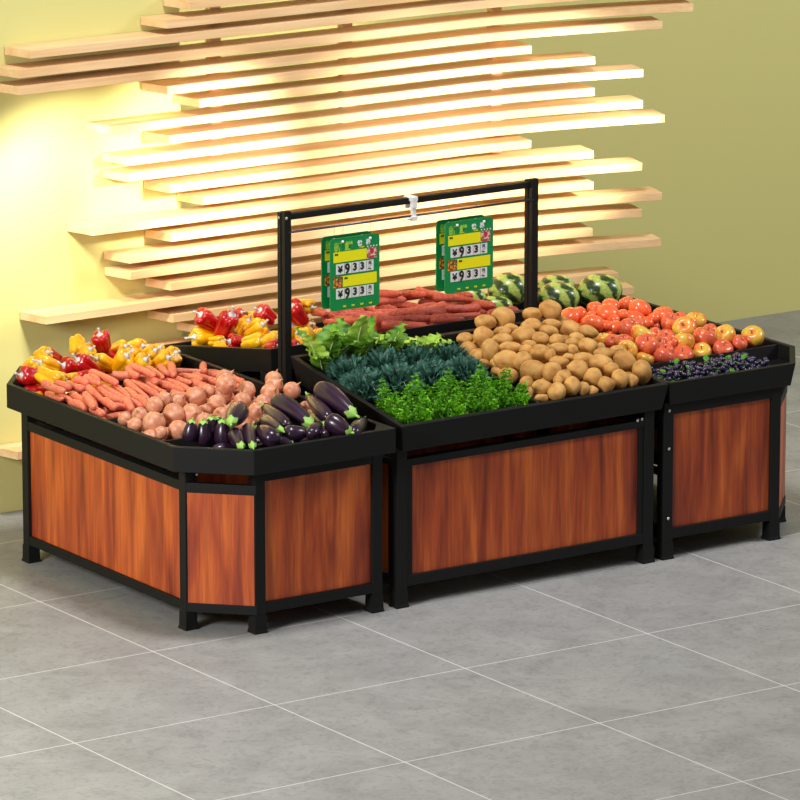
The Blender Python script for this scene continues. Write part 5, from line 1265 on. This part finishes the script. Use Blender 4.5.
def lettuce(loc, specs, label):
    e = empty('romaine_lettuce', loc); tag(e, label, 'lettuce', 'lettuces standing behind the kale')
    for i, (az, tilt, L_, W_, mk) in enumerate(specs):
        bm = bmesh.new(); d = Vector((math.cos(az)*math.sin(tilt), math.sin(az)*math.sin(tilt), math.cos(tilt))); u = Vector((-math.cos(az)*math.cos(tilt), -math.sin(az)*math.cos(tilt), math.sin(tilt)))
        leaf_bm(bm, (math.cos(az)*.015, math.sin(az)*.015, 0), d, u, L_, W_*1.1, .25, 16, .42, i*1.7, .35)
        o = from_bm('leaf', bm, M[mk], e, True); sd = o.modifiers.new('thick', 'SOLIDIFY'); sd.thickness = .0015; ss = o.modifiers.new('s', 'SUBSURF'); ss.levels = ss.render_levels = 1
        bm = bmesh.new(); p0 = Vector((math.cos(az)*.015, math.sin(az)*.015, 0)); un = (u-d*u.dot(d)).normalized()
        tube(bm, [p0+d*L_*t-un*.25*L_*t*t+un*.002 for t in (0, .2, .4, .6, .8)], [.008, .006, .0045, .003, .001], 6); from_bm('rib', bm, M['rib'], o, True)
def kale(loc, r, label, seed):
    rr = random.Random(seed); e = empty('kale_head', loc); tag(e, label, 'kale', 'blue-green kale heads')
    bm = bmesh.new()
    for i in range(230):
        th = math.acos(1-rr.random()*.95); az = rr.uniform(0, 6.283); d = Vector((math.sin(th)*math.cos(az), math.sin(th)*math.sin(az), math.cos(th)*.85+.05)); d.normalize()
        L_ = r*rr.uniform(.88, 1.06); base = Vector((0, 0, r*.12))+d*L_*.25
        s = d.orthogonal().normalized(); s = Matrix.Rotation(rr.uniform(0, 6.28), 3, d) @ s; u = d.cross(s)
        for j in range(11):
            t = .15+.85*j/10; c_ = base+d*(L_*.78)*t; w_ = r*.17*math.sin(math.pi*min(1, .18+t*.75))
            for sg in (-1, 1):
                tip = c_+s*sg*w_+d*w_*1.0+u*rr.uniform(-.3, .3)*w_
                a = bm.verts.new(c_-d*r*.02); b = bm.verts.new(c_+d*r*.025+u*.002); c2 = bm.verts.new(tip); d2 = bm.verts.new(c_+(tip-c_)*.5-d*r*.028-u*.002)
                bm.faces.new((a, d2, c2, b))
        a = bm.verts.new(base); b = bm.verts.new(base+d*L_*.8+s*r*.02); c2 = bm.verts.new(base+d*L_*.8-s*r*.02); bm.faces.new((a, b, c2))
    from_bm('frond_mass', bm, M['kale'], e)
    bm = bmesh.new()
    for k in range(7):
        az = k*.9+seed; tube(bm, [(0, 0, r*.80), (math.cos(az)*r*.14, math.sin(az)*r*.14, r*.93), (math.cos(az)*r*.28, math.sin(az)*r*.28, r*.90)], [.0024, .002, .001], 5)
    for k in range(3):
        az = -2.2+k*.5+seed*.1; tube(bm, [(math.cos(az)*r*.35, math.sin(az)*r*.35, r*.55), (math.cos(az)*r*.7, math.sin(az)*r*.7, r*.58), (math.cos(az)*r*.85, math.sin(az)*r*.85, r*.45)], [.002, .002, .001], 5)
    from_bm('rib_cluster', bm, M['kvein'], e)
    bm = bmesh.new(); tube(bm, [(0, 0, 0), (0, 0, r*.5)], [.02, .012], 8); from_bm('stalk', bm, M['kvein'], e)
def plume(bm, rr, base, tip, w0, n=11):
    base = Vector(base); tip = Vector(tip); d = tip-base; L_ = d.length; d.normalize()
    def leaflet(p, dd, l_):
        nn = dd.cross(Vector((rr.uniform(-1, 1), rr.uniform(-1, 1), rr.uniform(-1, 1)))).normalized()*l_*.42
        bm.faces.new([bm.verts.new(x) for x in (p, p+dd*l_*.45+nn, p+dd*l_, p+dd*l_*.45-nn)])
    for i in range(n):
        t = (i+rr.random()*.6)/n; c_ = base+d*L_*t; w_ = w0*(1-t*.80)*rr.uniform(.8, 1.2)
        for k in range(5):
            az = k*2*math.pi/5+i*.9+rr.uniform(-.5, .5); o_ = d.orthogonal().normalized(); o_ = Matrix.Rotation(az, 3, d) @ o_
            br = (o_+d*rr.uniform(.1, .7)).normalized(); wl = w_*rr.uniform(.6, 1.25)
            for q in range(5):
                m_ = (q+1)/5; p = c_+br*wl*m_-d*.25*wl*m_*m_; sd = br.cross(d).normalized()
                for dd in ((br+sd*.9+d*.2), (br-sd*.9+d*.2)) + ((br,) if q == 4 else ()):
                    leaflet(p, (dd+Vector((rr.uniform(-.3, .3), rr.uniform(-.3, .3), rr.uniform(-.2, .4)))).normalized(), rr.uniform(.009, .014)*(1-.25*t))
    for q in range(5): leaflet(tip, (d+Vector((rr.uniform(-.5, .5), rr.uniform(-.5, .5), 0))).normalized(), .012)
def parsley(loc, label, seed):
    rr = random.Random(seed); e = empty('parsley_bunch', loc); tag(e, label, 'parsley', 'bright green parsley bunches along the front')
    for (bx, by, tx, ty, tz, w_) in ((0, -.03, 0, -.04, .175, .055), (-.085, .05, -.087, .054, .185, .05), (.0, -.10, .005, -.135, .115, .045), (.01, -.13, .02, -.175, .070, .035), (-.06, -.09, -.08, -.125, .095, .045), (-.04, .02, -.04, .02, .13, .06), (.05, .06, .055, .07, .13, .055), (.055, -.06, .075, -.08, .10, .045), (-.09, -.03, -.115, -.04, .12, .045), (-.02, .12, -.02, .13, .14, .05), (-.05, -.13, -.06, -.165, .06, .035)):
        bm = bmesh.new(); plume(bm, rr, (bx, by, 0), (tx, ty, tz), w_); from_bm('frond', bm, M['parsley'], e)
        bm = bmesh.new(); tube(bm, [(bx, by, 0), ((bx+tx)/2, (by+ty)/2, tz*.5)], [.004, .002], 5); from_bm('stalk', bm, M['parsley'], e)
# grape bunches
for x, y, z, row_, k in GB:
    bunch((x, y, z), R.uniform(-.4, .4), 'purple grape bunch, %s in the %s of the bin' % (ORDS[k], ('front row', 'middle row', 'back row', 'upper front layer', 'upper rear layer')[row_]), 24 if row_ < 3 else 20)
mz = lambda y: .867+.166*(y+.268)-.075
for i, (px_, py_) in enumerate(((1.17, -.03), (1.355, -.03), (1.54, -.03), (1.72, -.03))):
    parsley((px_, py_, mz(py_)), 'bright green parsley bunch behind the front rim, %s of four' % ['leftmost', 'second from left', 'third from left', 'rightmost'][i], i+3)
KL = [(1.13, .25, .125), (1.32, .25, .125), (1.51, .25, .12), (1.70, .25, .115), (1.17, .44, .12), (1.37, .44, .125), (1.56, .44, .12), (1.73, .43, .11)]
for i, (x, y, r) in enumerate(KL):
    kale((x, y, mz(y)), r, 'feathery blue-green kale head, %s' % ('%s in the front row' % ['leftmost', 'second from left', 'third from left', 'rightmost'][i] if i < 4 else '%s in the back row' % ['leftmost', 'second from left', 'third from left', 'rightmost'][i-4]), i*3+1)
LT = [((1.12, .57), [(3.5, .32, .25, .06, 'lettuce2'), (4.6, .25, .24, .06, 'lettuce'), (2.2, .3, .24, .06, 'lettuce'), (.6, .2, .24, .07, 'lettuce'), (5.4, .5, .22, .06, 'lettuce'), (4.0, .7, .2, .05, 'lettuce')]),
      ((1.29, .575), [(4.6, .10, .29, .06, 'lettuce2'), (5.8, .5, .22, .06, 'lettuce2'), (3.4, .35, .25, .07, 'lettuce'), (.3, .3, .26, .06, 'lettuce'), (1.6, .2, .24, .06, 'lettuce'), (5.2, .4, .2, .06, 'lettuce')]),
      ((1.46, .57), [(4.4, .5, .20, .07, 'lettuce'), (.2, .35, .21, .06, 'lettuce'), (5.6, .6, .2, .06, 'lettuce2'), (2, .3, .21, .06, 'lettuce'), (3.3, .5, .2, .06, 'lettuce')]),
      ((1.62, .55), [(4.8, .6, .18, .07, 'lettuce2'), (.1, .7, .18, .07, 'lettuce2'), (5.7, .8, .19, .07, 'lettuce2'), (2, .4, .17, .06, 'lettuce'), (3.3, .6, .18, .07, 'lettuce2')])]
for i, ((x, y), sp) in enumerate(LT):
    lettuce((x, y, mz(y)+.003), sp, 'leafy green lettuce standing behind the kale, %s' % ['leftmost', 'second from left, tall pale leaf', 'third from left', 'rightmost, low and pale'][i])
